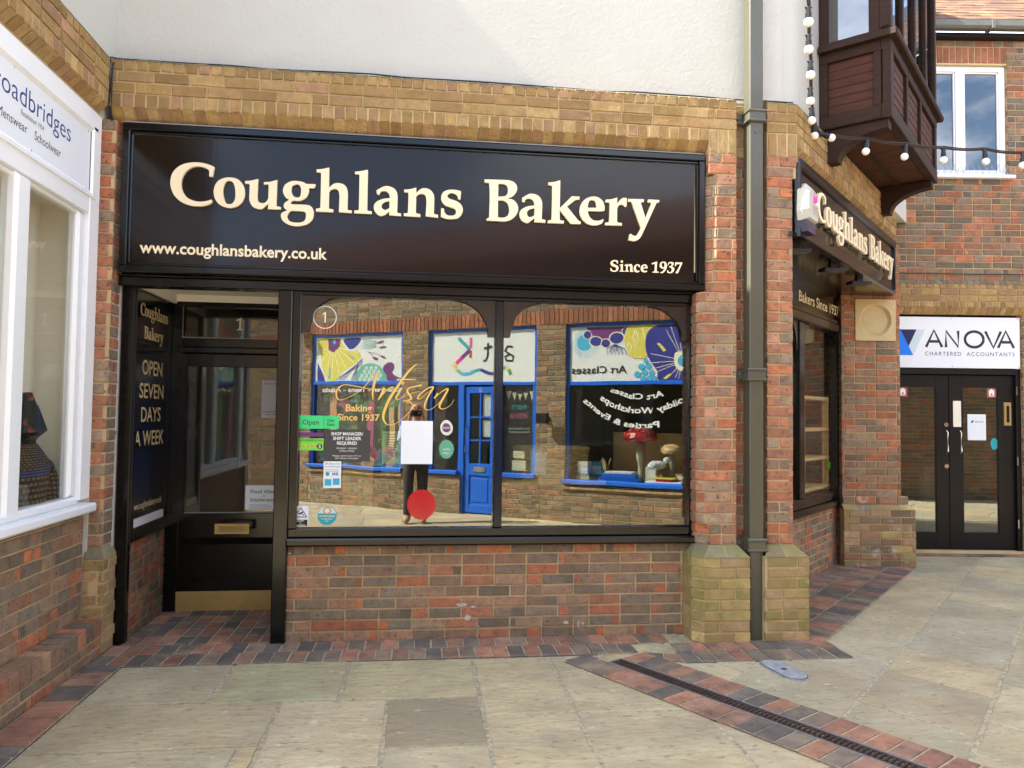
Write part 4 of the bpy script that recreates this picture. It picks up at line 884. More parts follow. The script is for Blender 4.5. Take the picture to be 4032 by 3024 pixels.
s = MB(); s.box(D45, .055, 3.27, -.07, .022, 2.868, 3.41); part('sign_board', s, 'sign_face', s2)
s = MB(); s.box(D45, .055, 3.27, .022, .045, 2.868, 2.905, bev=.006); s.box(D45, .055, 3.27, .022, .05, 3.36, 3.44, bev=.012); s.box(D45, 3.225, 3.27, .022, .044, 2.905, 3.36, bev=.006); s.box(D45, .055, .08, .022, .044, 2.905, 3.36, bev=.006)
part('frame', s, 'black', s2)
for wd in (GL_NAME[:9], GL_NAME[9:]): part('name_lettering', carve(wd, .02, lambda x, dp, z: D45.p(.37+(x+1.651)*.797, .052+dp, 3.055+(z-2.905)*.775), 1000), 'cream', s2)
for x_ in [-1.55, -1.28, -1.0, -.7, -.5, -.3, -.1, .15, .5, .85, 1.05, 1.3, 1.55]:
    for z_ in (2.94, 3.03): s = MB(); s.tube([D45.p(.37+(x_+1.651)*.797, .022, 3.055+(z_-2.905)*.775), D45.p(.37+(x_+1.651)*.797, .055, 3.055+(z_-2.905)*.775)], .005, 6); part('fixing_pin', s, 'black_plastic', s2)

# ================================================================== downpipe, alarm, lamps, festoon
dp = root('downpipe', (2.365, -.15, 0), 'square grey-green cast iron downpipe running the full height of the corner pier', 'downpipe')
s = MB(); s.box(F, 2.314, 2.416, .098, .198, 0, 6.5, bev=.006); s.box(F, 2.318, 2.412, .086, .098, 0, 6.5); part('pipe', s, 'pipe', dp)
for z in (3.665, 1.808, .612):
    s = MB(); s.box(F, 2.300, 2.430, .086, .212, z, z+.094, bev=.006)
    for zz in (z+.002, z+.072): s.box(F, 2.292, 2.438, .086, .220, zz, zz+.018, bev=.005)
    s.box(F, 2.252, 2.300, .10, .116, z+.012, z+.078, bev=.004); s.ball(F.p(2.270, .118, z+.045), .011, 8, 6)
    s.prism(F, [(2.365, z-.085), (2.388, z-.068), (2.365, z-.051), (2.342, z-.068)], .19, .2015)
    part('collar', s, 'pipe', dp)

al = root('alarm_box', D45.p(.17, .06, 2.93), 'white and blue burglar alarm box on the corner end of the angled sign', 'alarm box')
AF = D45; c = (.17, 3.09)
s = MB(); pr = [(.04, 2.98), (.27, 2.98), (.30, 3.12), (.26, 3.235), (.11, 3.262), (.035, 3.20), (.02, 3.05)]
fr_in = [(.07, 3.0), (.27, 3.0), (.29, 3.11), (.255, 3.205), (.12, 3.22), (.06, 3.18), (.055, 3.06)]
a = [AF.p(u, .023, z) for u, z in pr]; b = [AF.p(u, .06, z) for u, z in pr]; f = [AF.p(u, .1, z) for u, z in fr_in]
n = len(pr); s.face(f)
for i in range(n):
    j = (i+1) % n; s.face([a[i], a[j], b[j], b[i]]); s.face([b[i], b[j], f[j], f[i]])
part('cover', s, 'alarm_white', al)
s = MB(); pr2 = [(.065, 2.90), (.24, 2.90), (.27, 2.9795), (.04, 2.9795)]; s.prism(AF, pr2, .023, .088); part('strobe_lens', s, 'alarm_blue', al)
s = MB(); s.face([AF.p(.155, .1006, 3.12), AF.p(.282, .1006, 3.12), AF.p(.25, .1006, 3.195), AF.p(.165, .1006, 3.205)]); part('logo', s, 'magenta', al)
s = MB(); s.face([AF.p(.19, .1012, 3.122), AF.p(.285, .1012, 3.122), AF.p(.262, .1012, 3.165), AF.p(.25, .1012, 3.14)]); part('logo', s, 'white_ink', al)
s = MB(); text(s, AF, 'DIRECT', .17, 3.178, .1012, .016, w=.07); part('lettering', s, 'white_ink', al)
s = MB(); text(s, AF, 'SECURITY', .15, 3.085, .1006, .017, w=.125, bold=.01); text(s, AF, '01403 211 000', .15, 3.045, .1006, .013, w=.12); s.face([AF.p(.15, .1006, 3.069), AF.p(.28, .1006, 3.069), AF.p(.28, .1006, 3.075), AF.p(.15, .1006, 3.075)]); part('lettering', s, 'dark_red', al)

def floodlight(k):
    r_ = root('floodlight', [(2.81, .09, 2.80), (3.478, .728, 2.80), (4.058, 1.278, 2.80)][k], ['leftmost slim black floodlight under the angled sign, half behind the pier', 'middle slim black floodlight under the angled sign', 'rightmost slim black floodlight under the angled sign, by the stone roundel'][k], 'floodlight', 'floodlights under the angled sign')
    return r_
f0 = floodlight(0); ff = Frame(2.81, .09, 0)
s = MB(); s.box(ff, -.10, .10, -.055, .055, 2.800, 2.828, bev=.006); s.box(ff, -.03, .03, -.02, .02, 2.828, 2.8655)
h_ = part('housing', s, 'black_plastic', f0)
s = MB(); s.box(ff, -.09, .09, -.045, .045, 2.797, 2.7995)
for k in range(9): s.box(ff, -.088+.0195*k, -.082+.0195*k, -.044, .044, 2.794, 2.797)
l_ = part('lens', s, 'gutter', f0)
for k in (1, 2):
    fk = floodlight(k)
    for src in (h_, l_):
        o = src.copy(); COL.objects.link(o); o.parent = fk; o.location = src.location

fs = root('festoon_lights', (2.961, .09, 3.7), 'black festoon cable with white opal bulbs strung past the oriel window', 'string lights')
bl = [(2.4, -.863, 4.049), (2.505, -.672, 3.974), (2.622, -.481, 3.898), (2.752, -.242, 3.825), (2.865, -.052, 3.764), (2.961, .085, 3.707), (3.12, .12, 3.712), (3.442, .184, 3.646), (3.775, .194, 3.626), (4.116, .203, 3.62), (4.451, .162, 3.613), (4.744, .127, 3.586)]
# directions in which each lamp hangs from its holder
top_pts = []
for i, b in enumerate(bl):
    if i < 6: hd = Vector((-.10, -.14, .985)).normalized()
    elif i == 6: hd = Vector((-.9, 0, .25)).normalized()
    else: hd = Vector((rnd.uniform(-.15, .15), 0, 1)).normalized()
    top_pts.append(Vector(b)+hd*.098)
cb = MB()
vert = [Vector((2.02, -1.65, 4.36)), Vector((2.275, -1.06, 4.20))]+top_pts[:6]
cb.tube([tuple(p) for p in vert], .0075, 6); cb.tube([tuple(p+Vector((.012, 0, .004))) for p in vert], .005, 5)
hz = [top_pts[5], top_pts[6]]+top_pts[7:]+[Vector((5.6, .05, 3.60))]
sm = []
for a, b in zip(hz, hz[1:]):
    for k in range(4): t = k/4; sm.append(a.lerp(b, t)-Vector((0, 0, .012*math.sin(PI*t))))
sm.append(hz[-1]); cb.tube([tuple(p) for p in sm], .0075, 6); cb.tube([tuple(p+Vector((0, -.006, .011))) for p in sm], .005, 5)
part('cable', cb, 'cable', fs)
cb = MB(); cb.tube([D45.p(.48, .022, 3.80), D45.p(.48, .05, 3.79), tuple(top_pts[5])], .004, 5); part('wall_hook', cb, 'gutter', fs)
for i, b in enumerate(bl):
    b = Vector(b); hd = (top_pts[i]-b).normalized()
    s = MB(); s.ball(b, .030, 14, 10); bo = part('bulb', s, 'bulb', fs, smooth=True)
    s = MB(); s.tube([b+hd*.024, b+hd*.055, b+hd*.058, b+hd*.085, b+hd*.10], [.020, .020, .017, .016, .012], 10)
    x = hd.cross(Vector((0, 1, 0))).normalized()
    s.tube([b+hd*.088-x*.022, b+hd*.088+x*.022], .006, 6); part('lamp_holder', s, 'black_plastic', bo)

# ================================================================== menswear shop on the left
men = root('menswear_building', (-2.5, -2.0, 0), 'white framed menswear shop in brick and white render on the left side of the yard', 'building')
p = MB(); courses(p, LW, -2.55, -.17, .235, .95, -.09, PAL_RED, off=.05, H=.0795)
courses(p, LW, -2.55, -.165, 0, .125, .035, PAL_RED, off=.04, H=.0625)
nb = round(2.385/.108)
for k in range(nb):
    a = -2.55+2.385*k/nb; b = -2.55+2.385*(k+1)/nb; brick(p, LW, a+.005, b-.005, .130, .236, .037, .135, pick(PAL_RED+PAL_PIER[:3]))
p.box(LW, -2.55, -.166, -.12, .028, .01, .230, None, 1)
part('low_wall', p, ['brick', 'mortar'], men)
p = MB()
courses(p, F, -2.09, -1.968, .235, .60, .165, PAL_YEL, off=.02); courses(p, LW, -.165, .05, 0, .60, .035, PAL_YEL, off=.03)
p.face([F.p(-2.09, .163, .602), F.p(-1.966, .163, .602), F.p(-2.0, .13, .675), F.p(-2.09, .13, .675)], pick(PAL_CAP), 0)
p.face([F.p(-1.966, .163, .602), F.p(-1.966, -.05, .602), F.p(-2.0, -.05, .675), F.p(-2.0, .13, .675)], pick(PAL_CAP), 0)
part('pier_base', p, ['yellow_brick', 'mortar'], men)
p = MB(); courses(p, F, -2.09, -1.992, .675, 3.445, .132, PAL_PIER, off=.02, L=.2, back=.03); courses(p, LW, -.122, .045, .675, 3.445, .008, PAL_PIER+PAL_RED, off=.06, back=.05)
part('pier', p, ['brick', 'mortar'], men)
p = MB(); beam(p, LW, -2.55, -.16, -.03)
p.box(LW, -2.55, -.10, -.2, -.09, 3.40, 3.86, None, 1)
part('brick_beam', p, ['yellow_brick', 'mortar'], men)
p = MB(); p.extr([(-2.056, -2.55), (-2.056, -.021), (-8, -.021), (-8, -2.55)], 3.866, 6.6); part('upper_wall', p, 'render', men)
p = MB(); p.box(F, -2.7, -2.078, -.02, .142, 0, 3.866); p.box(F, -2.7, -1.99, -3.4, -.02, 0, 3.866); p.box(F, -2.078, -2.0, -.04, .10, 0, 3.44); part('leak_fill', p, 'render', men)  # hidden fill boxes, added to stop light leaking in behind the pier
p = MB(); p.extr([(-2.7, -2.55), (-2.7, -2.47), (-8, -2.47), (-8, -2.55)], 0, 3.866); part('end_wall', p, 'render', men)
p = MB(); p.extr([(-2.06, -2.55), (-2.06, -2.4), (-2.7, -2.4), (-2.7, -2.55)], 0, 3.866); part('end_wall', p, 'render', men)
p = MB(); e = pick([(128, 84, 66)])
p.face([(-1.95, -2.65, 6.55), (-1.95, .1, 6.55), (-5, .1, 8.5), (-5, -2.65, 8.5)], e); p.face([(-8.1, -2.65, 6.55), (-8.1, .1, 6.55), (-5, .1, 8.5), (-5, -2.65, 8.5)], e); p.face([(-1.95, -2.65, 6.55), (-5, -2.65, 8.5), (-8.1, -2.65, 6.55)], e); p.face([(-1.95, -2.65, 6.54), (-1.95, .1, 6.54), (-8.1, .1, 6.54), (-8.1, -2.65, 6.54)], e)
part('roof', p, 'tile', men)
fr = MB(); B_ = .004
fr.box(LW, -2.5, -.150, -.13, -.07, 3.345, 3.443, bev=B_); fr.box(LW, -.287, -.150, -.13, -.07, .99, 3.345, bev=B_)
fr.box(LW, -2.5, -.287, -.13, -.074, 2.78, 2.905, bev=B_); fr.box(LW, -2.5, -.287, -.14, -.09, 2.905, 3.345)
fr.profile(LW, [(-.09, 3.345), (-.060, 3.345), (-.060, 3.318), (-.082, 3.295), (-.09, 3.295)], -2.5, -.21); fr.profile(LW, [(-.09, 2.885), (-.062, 2.885), (-.062, 2.905), (-.08, 2.928), (-.09, 2.928)], -2.5, -.21)
fr.box(LW, -.287, -.215, -.09, -.060, 2.885, 3.345, bev=.01)
fr.box(LW, -.385, -.287, -.145, -.09, 1.015, 2.78, bev=.02)
for a, b in ((-1.13, -.985), (-2.30, -2.15)):
    fr.box(LW, a, b, -.15, -.074, .985, 2.78, bev=.018)
fr.box(LW, -2.5, -.287, -.16, -.075, .962, 1.012, bev=.015)
fr.box(LW, -2.5, -.385, -.145, -.095, 2.755, 2.78, bev=.01)
part('shopfront_frame', fr, 'white_paint', men)
fr = MB(); fr.box(LW, -2.5, -.155, -.16, -.018, .905, .962, bev=.012); part('window_sill', fr, 'white_paint', men)
for a, b in ((-.985, -.385), (-2.15, -1.13)):
    g = MB(); g.box(LW, a, b, -.128, -.122, 1.0, 2.77); part('window_pane', g, 'pane', men)
g = MB()
g.face([LW.p(-2.5, -.345, .95), LW.p(-.30, -.345, .95), LW.p(-.30, -.345, 2.85), LW.p(-2.5, -.345, 2.85)]); g.face([LW.p(-.31, -.345, .95), LW.p(-.31, -.16, .95), LW.p(-.31, -.16, 2.85), LW.p(-.31, -.345, 2.85)]); g.face([LW.p(-2.5, -.345, .955), LW.p(-.30, -.345, .955), LW.p(-.30, -.16, .955), LW.p(-2.5, -.16, .955)]); g.face([LW.p(-2.5, -.345, 2.82), LW.p(-.30, -.345, 2.82), LW.p(-.30, -.16, 2.82), LW.p(-2.5, -.16, 2.82)])
part('display_back', g, 'board', men)
ms = root('shop_sign', LW.p(-2.3, -.08, 2.93), 'white fascia board with blue lettering for menswear and schoolwear on the left shop', 'sign')
s = MB(); s.box(LW, -2.48, -.287, -.09, -.079, 2.905, 3.318); part('sign_board', s, 'sign_white', ms)
s = MB(); text(s, LW, 'Broadbridges', -.556, 3.133, -.0785, .108, w=.905, align='r', bold=-.004); part('name_lettering', s, 'logo_blue', ms)
s = MB(); text(s, LW, 'Established 1934', -.873, 3.082, -.0785, .026, w=.24, align='r'); text(s, LW, 'Menswear', -1.046, 3.002, -.0785, .048, w=.285, align='r'); text(s, LW, 'Schoolwear', -.968, 3.002, -.0785, .048, w=.296); part('lettering', s, 'ink', ms)
for u, z in ((-.30-.03, 2.93), (-.33, 3.285), (-1.2, 3.29), (-1.0, 2.93)): s = MB(); s.ball(LW.p(u, -.079, z), .006, 8, 5); part('screw', s, 'chrome', ms)

# mannequin in a scallop patterned jacket
mq = root('shop_mannequin', (-2.22, -.62, .96), 'headless shop mannequin in a brown scallop patterned jacket with a blue chest band', 'mannequin')
sc_ = MB(); prof = [(.0, .13, .075), (.10, .135, .078), (.20, .15, .08), (.25, .168, .078), (.29, .148, .07), (.335, .10, .06), (.37, .06, .05), (.385, .042, .045)]
rings = []
for i in range(len(prof)-1):
    for k in range(6):
        t = k/6; rings.append(tuple(prof[i][j]+(prof[i+1][j]-prof[i][j])*t for j in range(3)))
rings.append(prof[-1]); nn = 56
P_ = lambda h, rx, ry, a: (-2.22+ry*math.cos(a), -.62+.0+rx*math.sin(a)*1.35, .965+h)
for i in range(len(rings)-1):
    for k in range(nn):
        a, b = 2*PI*k/nn, 2*PI*(k+1)/nn; odd = (k+i//2) % 2; h = rings[i][0]
        if .19 < h < .235: c = (92, 96, 150) if (i % 2) else (60, 58, 84)
        else: c = (150, 122, 86) if (i % 2 and odd) else ((96, 74, 54) if i % 2 else (58, 46, 38))
        sc_.face([P_(*rings[i], a), P_(*rings[i], b), P_(*rings[i+1], b), P_(*rings[i+1], a)], rgb(c))
part('jacket', sc_, 'knit', mq)
sl_ = MB()
n_ = 26
arm = [Vector((-2.225, -.415, 1.205)), Vector((-2.22, -.375, 1.13)), Vector((-2.215, -.355, 1.04)), Vector((-2.21, -.36, .965))]; rr = [.056, .06, .058, .052]
for i in range(len(arm)-1):
    for q in range(6):
        t0, t1 = q/6, (q+1)/6
        p0, p1 = arm[i].lerp(arm[i+1], t0), arm[i].lerp(arm[i+1], t1); r0_, r1_ = rr[i]+(rr[i+1]-rr[i])*t0, rr[i]+(rr[i+1]-rr[i])*t1
        for k in range(n_):
            a, b = 2*PI*k/n_, 2*PI*(k+1)/n_; c = (146, 116, 82) if (q % 2 and k % 2) else ((84, 64, 48) if q % 2 else (56, 44, 36))
            sl_.face([(p0.x+r0_*math.cos(a), p0.y+r0_*math.sin(a), p0.z), (p0.x+r0_*math.cos(b), p0.y+r0_*math.sin(b), p0.z), (p1.x+r1_*math.cos(b), p1.y+r1_*math.sin(b), p1.z), (p1.x+r1_*math.cos(a), p1.y+r1_*math.sin(a), p1.z)], rgb(c))
sl_.ball((-2.225, -.42, 1.20), .058, 14, 8, col=rgb((70, 54, 42)))
part('sleeve', sl_, 'knit', mq)
s = MB(); s.tube([(-2.22, -.62, 1.34), (-2.22, -.62, 1.38)], [.04, .04], 14); part('neck', s, 'black_plastic', mq)
s = MB(); s.tube([(-2.22, -.66, 1.64), (-2.22, -.64, 1.55), (-2.22, -.63, 1.42), (-2.22, -.63, 1.375)], [.03, .055, .075, .05], 9); s.prism(LW, [(-.64, 1.36), (-.46, 1.425), (-.58, 1.57), (-.66, 1.60)], -.25, -.19)
hatt = solo('printed_hat', s, 'hat', 'black hat with orange print above the patterned jacket', 'umbrella')  # the hat over the mannequin's neck, modelled as a kite shape

# ================================================================== accountants' building on the right
anv = root('accountants_building', AN.p(.3, -.5, 0), 'brick building of the accountants with double black doors and a white upper window', 'building')
def openings(a, b, z0, z1):
    return (b > -1.05 and a < .70 and z1 < 2.80) or (b > -.72 and a < .565 and z0 > 4.40 and z1 < 5.78) or (b > -.72 and a < .565 and z0 > 5.76 and z1 < 6.0)
p = MB()
for a, b in ((-1.15, -1.05), (.70, 2.6)): courses(p, AN, a, b, 0, 2.80, 0, PAL_FAR+PAL_RED, off=.03, mort=None)
courses(p, AN, -1.15, 2.6, 3.18, 4.40, 0, PAL_FAR+PAL_RED+PAL_PIER[:2], off=.06, mort=None)
for a, b in ((-1.15, -.72), (.565, 2.6)): courses(p, AN, a, b, 4.40, 6.06, 0, PAL_FAR+PAL_RED, off=.02, mort=None)
courses(p, AN, -.72, .565, 5.985, 6.06, 0, PAL_FAR, mort=None)
for a, b, z0, z1 in ((-1.15, -1.05, 0, 2.8), (.70, 5.5, 0, 2.8), (-1.15, 5.5, 2.79, 4.40), (-1.15, -.72, 4.4, 6.06), (.565, 5.5, 4.4, 6.06), (-.72, .565, 5.78, 6.06)): p.box(AN, a, b, -.10, -.007, z0, z1, None, 1)
soldiers(p, AN, -.72, .565, 5.785, 5.982, -.002, PAL_SOLD, .077, mort=None)
part('brick_wall', p, ['brick', 'mortar'], anv)
p = MB(); soldiers(p, AN, -1.15, 2.6, 2.865, 2.93, .05, PAL_BEAM, .078); cant(p, AN, -1.15, 2.6, .0, 2.785, .05, 2.865, PAL_BEAM)
courses(p, AN, -1.15, 2.6, 2.93, 3.08, .05, PAL_BEAM, off=.04); courses(p, AN, -1.15, 2.6, 3.08, 3.14, .05, PAL_BEAM, L=.156, bond='h'); cant(p, AN, -1.15, 2.6, .05, 3.14, -.005, 3.19, PAL_CAP)
part('brick_band', p, ['yellow_brick', 'mortar'], anv)
p = MB(); p.tube([AN.p(-1.1, .008, 3.268), AN.p(.2, .008, 3.262), AN.p(1.4, .008, 3.268)], .006, 6); part('wall_cable', p, 'rubber', anv)
# doors
D0 = -.06
p = MB(); p.box(AN, -1.05, -.985, -.16, -.04, .0, 2.155, bev=.004); p.box(AN, .645, .70, -.16, -.04, .0, 2.155, bev=.004); p.box(AN, -.985, .645, -.16, -.04, 2.085, 2.155, bev=.004)
p.box(AN, -1.05, .70, -.16, -.02, -.014, .035, None, 1); part('door_frame', p, ['near_black', 'stone'], anv)
def door_leaf(a, b, ga, gb):
    d = MB(); d.box(AN, a, ga, -.125, D0-.02, .045, 2.08, bev=.003); d.box(AN, gb, b, -.125, D0-.02, .045, 2.08, bev=.003); d.box(AN, ga, gb, -.125, D0-.02, .045, .24, bev=.003); d.box(AN, ga, gb, -.125, D0-.02, 1.935, 2.08, bev=.003)
    o = part('door', d, 'near_black', anv); g = MB(); g.box(AN, ga, gb, -.105, -.098, .24, 1.935); part('glass_pane', g, 'glass', o); return o
dl1 = door_leaf(-.985, -.128, -.70, -.276); dl2 = door_leaf(-.122, .645, .046, .455)
for o, u in ((dl1, -.178), (dl2, -.02)):
    h = MB(); h.tube([AN.p(u, -.08, 1.165), AN.p(u, -.03, 1.165), AN.p(u, -.012, 1.185), AN.p(u, -.012, 1.40), AN.p(u, -.03, 1.42), AN.p(u, -.08, 1.42)], .0095, 8); part('pull_handle', h, 'chrome', o)
h = MB(); h.box(AN, -.075, .017, -.08, -.075, 1.47, 1.775); part('push_plate', h, 'board', dl2)
h = MB(); h.box(AN, .52, .608, -.08, -.068, 1.49, 1.765, bev=.006); h.box(AN, .548, .58, -.068, -.066, 1.53, 1.725, None, 1); part('letter_slot', h, ['brass', 'near_black'], dl2)
for z in (1.495, 1.01):
    h = MB(); c_ = AN.p(-.163, -.078, z); h.tube([c_, AN.p(-.163, -.066, z)], .026, 14); part('lock', h, 'chrome', dl1)
for z in (1.9, 1.08, .35):
    h = MB(); h.tube([AN.p(.648, -.035, z-.05), AN.p(.648, -.035, z+.05)], .009, 8); part('hinge', h, 'chrome', dl2)
for u, o in ((-.655, dl1), (.392, dl2)):
    h = MB(); h.face([AN.p(u-.055, -.0965, 1.82), AN.p(u+.055, -.0965, 1.82), AN.p(u+.055, -.0965, 1.93), AN.p(u-.055, -.0965, 1.93)]); st = part('window_sticker', h, 'dark_red', o)
    h = MB(); h.prism(AN, [(u-.032, 1.85), (u-.01, 1.85), (u-.01, 1.868), (u+.01, 1.868), (u+.01, 1.85), (u+.032, 1.85), (u+.032, 1.905), (u+.022, 1.905), (u+.022, 1.915), (u+.008, 1.915), (u+.008, 1.922), (u-.008, 1.922), (u-.008, 1.915), (u-.022, 1.915), (u-.022, 1.905), (u-.032, 1.905)], -.0964, -.0955)
    h.face([AN.p(u-.032, -.0955, 1.835), AN.p(u+.032, -.0955, 1.835), AN.p(u+.032, -.0955, 1.845), AN.p(u-.032, -.0955, 1.845)]); part('emblem', h, 'white_ink', o)
h = MB(); h.disc(AN, .417, 1.275, .045, .068, -.0965, n=24); part('window_sticker', h, 'teal', dl2)
p = MB(); p.face([AN.p(-1.05, -2.2, 0), AN.p(.7, -2.2, 0), AN.p(.7, -2.2, 2.4), AN.p(-1.05, -2.2, 2.4)]); p.face([AN.p(-1.05, -2.2, .02), AN.p(.7, -2.2, .02), AN.p(.7, -.17, .02), AN.p(-1.05, -.17, .02)], None, 1)
for u in (-1.05, .7): p.face([AN.p(u, -2.2, 0), AN.p(u, -.11, 0), AN.p(u, -.11, 2.4), AN.p(u, -2.2, 2.4)])
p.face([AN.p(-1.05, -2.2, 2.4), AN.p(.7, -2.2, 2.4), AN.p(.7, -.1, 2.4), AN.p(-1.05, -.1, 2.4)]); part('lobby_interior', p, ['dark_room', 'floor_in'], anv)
p = MB(); p.box(AN, .02, .5, -1.0, -.9, .02, .95); part('reception_desk', p, 'paper_grey', anv)
# upper window
W_ = MB(); t = .05
W_.box(AN, -.72, .56, -.10, -.035, 5.70, 5.765, bev=.006); W_.box(AN, -.72, .56, -.10, -.035, 4.435, 4.50, bev=.006)
for a, b in ((-.72, -.66), (-.03, .075), (.49, .56)): W_.box(AN, a, b, -.10, -.035, 4.50, 5.70, bev=.006)
for a, b in ((-.66, -.03), (.075, .49)):
    for q in ((a, a+.018, 4.5, 5.7), (b-.018, b, 4.5, 5.7), (a, b, 4.5, 4.518), (a, b, 5.682, 5.7)): W_.box(AN, q[0], q[1], -.09, -.052, q[2], q[3], bev=.003)
wn = part('upper_window', W_, 'white_paint', anv)
for a, b in ((-.66, -.03), (.075, .49)):
    g = MB(); g.box(AN, a+.018, b-.018, -.074, -.068, 4.518, 5.682); part('glass_pane', g, 'mirror_pane', wn)
g = MB(); g.box(AN, -.80, .62, -.05, .06, 4.395, 4.434, bev=.008); part('window_sill', g, 'white_paint', wn)
g = MB(); g.face([AN.p(-.8, -.5, 4.3), AN.p(.7, -.5, 4.3), AN.p(.7, -.5, 5.9), AN.p(-.8, -.5, 5.9)]); part('room_behind', g, 'dark_room', wn)
g = MB(); g.box(AN, .10, .25, -.16, -.15, 4.56, 4.68); part('exit_sign', g, 'dark_green', wn)
g = MB(); g.box(AN, -.72, .56, -.0985, -.0, 5.7655, 5.785); part('lintel_soffit', g, 'stone', wn)
p = MB(); p.box(AN, -1.15, 5.5, -.1, .10, 6.06, 6.105); part('fascia', p, 'near_black', anv)
p = MB(); pr = [(.10, 6.19), (.10, 6.13), (.125, 6.105), (.20, 6.105), (.225, 6.13), (.225, 6.195), (.212, 6.195), (.212, 6.14), (.115, 6.14), (.115, 6.19)]
p.profile(AN, pr, -1.15, 5.5); 
for u in (.25, 1.3): p.box(AN, u, u+.035, .09, .235, 6.098, 6.2)
part('gutter', p, 'gutter', anv)
p = MB(); rows = 22
for r in range(rows):                                   # plain clay tiles, each one a slab
    y0 = .19-.095*r; z0 = 6.20+.085*r; u = -1.2-(r % 2)*.083; 
    while u < 2.8:
        c = pick([(98, 62, 42), (108, 70, 44), (88, 56, 40), (96, 66, 48)], .05); e = rnd.uniform(0, .010); w_ = .166
        if r < 3 and rnd.random() < .16: c = pick([(128, 98, 50), (120, 92, 52)])
        a0, a1 = u+.0015, u+w_-.0015
        p.faces([AN.p(a0, y0, z0+e), AN.p(a1, y0, z0+e), AN.p(a1, y0-.19, z0+.17+e*.3), AN.p(a0, y0-.19, z0+.17+e*.3), AN.p(a0, y0, z0+e+.024), AN.p(a1, y0, z0+e+.024), AN.p(a1, y0-.19, z0+.182+e*.3), AN.p(a0, y0-.19, z0+.182+e*.3)], [(0, 1, 5, 4), (4, 5, 6, 7), (1, 2, 6, 5), (3, 0, 4, 7)], c)
        u += w_
part('roof', p, 'tile', anv)
p = MB(); p.extr([AN.p(-1.15, -.60, 0)[:2], AN.p(5.5, -.60, 0)[:2], AN.p(5.5, -.7, 0)[:2], AN.p(-1.15, -.7, 0)[:2]], 2.5, 6.1); p.face([AN.p(-1.2, .18, 6.19), AN.p(5.5, .18, 6.19), AN.p(5.5, -3.5, 9.5), AN.p(-1.2, -3.5, 9.5)]); part('roof_base', p, 'near_black', anv)
asg = root('accountants_sign', AN.p(0, 0, 2.16), 'white board above the double doors with a blue arrow logo and the accountants name', 'sign')
s = MB(); s.box(AN, -.99, .683, -.05, -.018, 2.159, 2.757, bev=.002); part('sign_board', s, 'sign_white', asg)
s = MB(); s.face([AN.p(-.80, -.0175, 2.606), AN.p(-.529, -.0175, 2.606), AN.p(-.622, -.0175, 2.407)]); part('logo', s, 'deep_navy', asg)
s = MB(); s.face([AN.p(-.86, -.0173, 2.303), AN.p(-.570, -.0173, 2.303), AN.p(-.715, -.0173, 2.60)]); part('logo', s, 'sky_blue', asg)
s = MB(); s.face([AN.p(-.5285, -.0174, 2.606), AN.p(-.429, -.0174, 2.606), AN.p(-.569, -.0174, 2.303), AN.p(-.621, -.0174, 2.404)]); part('logo', s, 'pale_blue', asg)
s = MB()
def stroke_letters(mb, fr, d, defs, w, x0, zz, sx, sz):
    for k, st in enumerate(defs):
        for j, pl in enumerate(st): mb.ribbon(fr, [(x0+x*sx, zz+y*sz) for x, y in pl], w, d+.0003*(k % 2)+.0004*j)
circ = [(3.02+.58*math.cos(a), .5+.5*math.sin(a)) for a in [2*PI*k/28 for k in range(29)]]
stroke_letters(s, AN, -.0174, [[[(0.0, -.02), (.5, 1.05), (1.0, -.02)], [(.22, .34), (.8, .34)]], [[(1.25, -.02), (1.25, 1.02), (2.02, 0.0), (2.02, 1.03)]], [circ], [[(3.72, 1.02), (4.22, -.02), (4.70, 1.02)]], [[(4.52, -.02), (5.0, 1.05), (5.5, -.02)], [(4.74, .34), (5.28, .34)]]], .032, -.418, 2.405, .187, .185)
text(s, AN, 'CHARTERED  ACCOUNTANTS', -.430, 2.303, -.0174, .044, w=1.048, spacing=1.25); part('lettering', s, 'plum_ink', asg)
for u, z in ((-.12, 2.735), (-.11, 2.18), (.655, 2.74), (.66, 2.18)): s = MB(); s.ball(AN.p(u, -.018, z), .006, 8, 5); part('screw', s, 'chrome', asg)
nt_ = root('notice', AN.p(.213, -.12, 1.316), 'white letterhead notice fixed on the glass of the right-hand door', 'notice')
s = MB(); s.box(AN, .105, .321, -.0972, -.0962, 1.316, 1.621); part('sheet', s, 'paper', nt_)
s = MB(); text(s, AN, 'ANOVA', .19, 1.522, -.0958, .022, w=.1); s.face([AN.p(.14, -.0958, 1.52), AN.p(.165, -.0958, 1.52), AN.p(.18, -.0958, 1.548), AN.p(.155, -.0958, 1.548)]); part('lettering', s, 'navy', nt_)
def spikes(name, fr, u0, u1, d, z, label):
    s = MB(); s.box(fr, u0, u1, d-.012, d+.012, z, z+.004); k = u0
    while k < u1:
        for dx, dd2 in ((-.05, .03), (-.02, -.03), (.02, .03), (.05, -.03), (0, .05)): s.tube([fr.p(k, d, z+.003), fr.p(k+dx, d+dd2, z+.115)], .0012, 4, cap=False)
        k += .075
    solo(name, s, 'chrome', label, 'bird spikes')
spikes('bird_spikes', AN, -.66, .60, .035, 4.434, 'row of thin wire bird spikes along the white upper window sill')

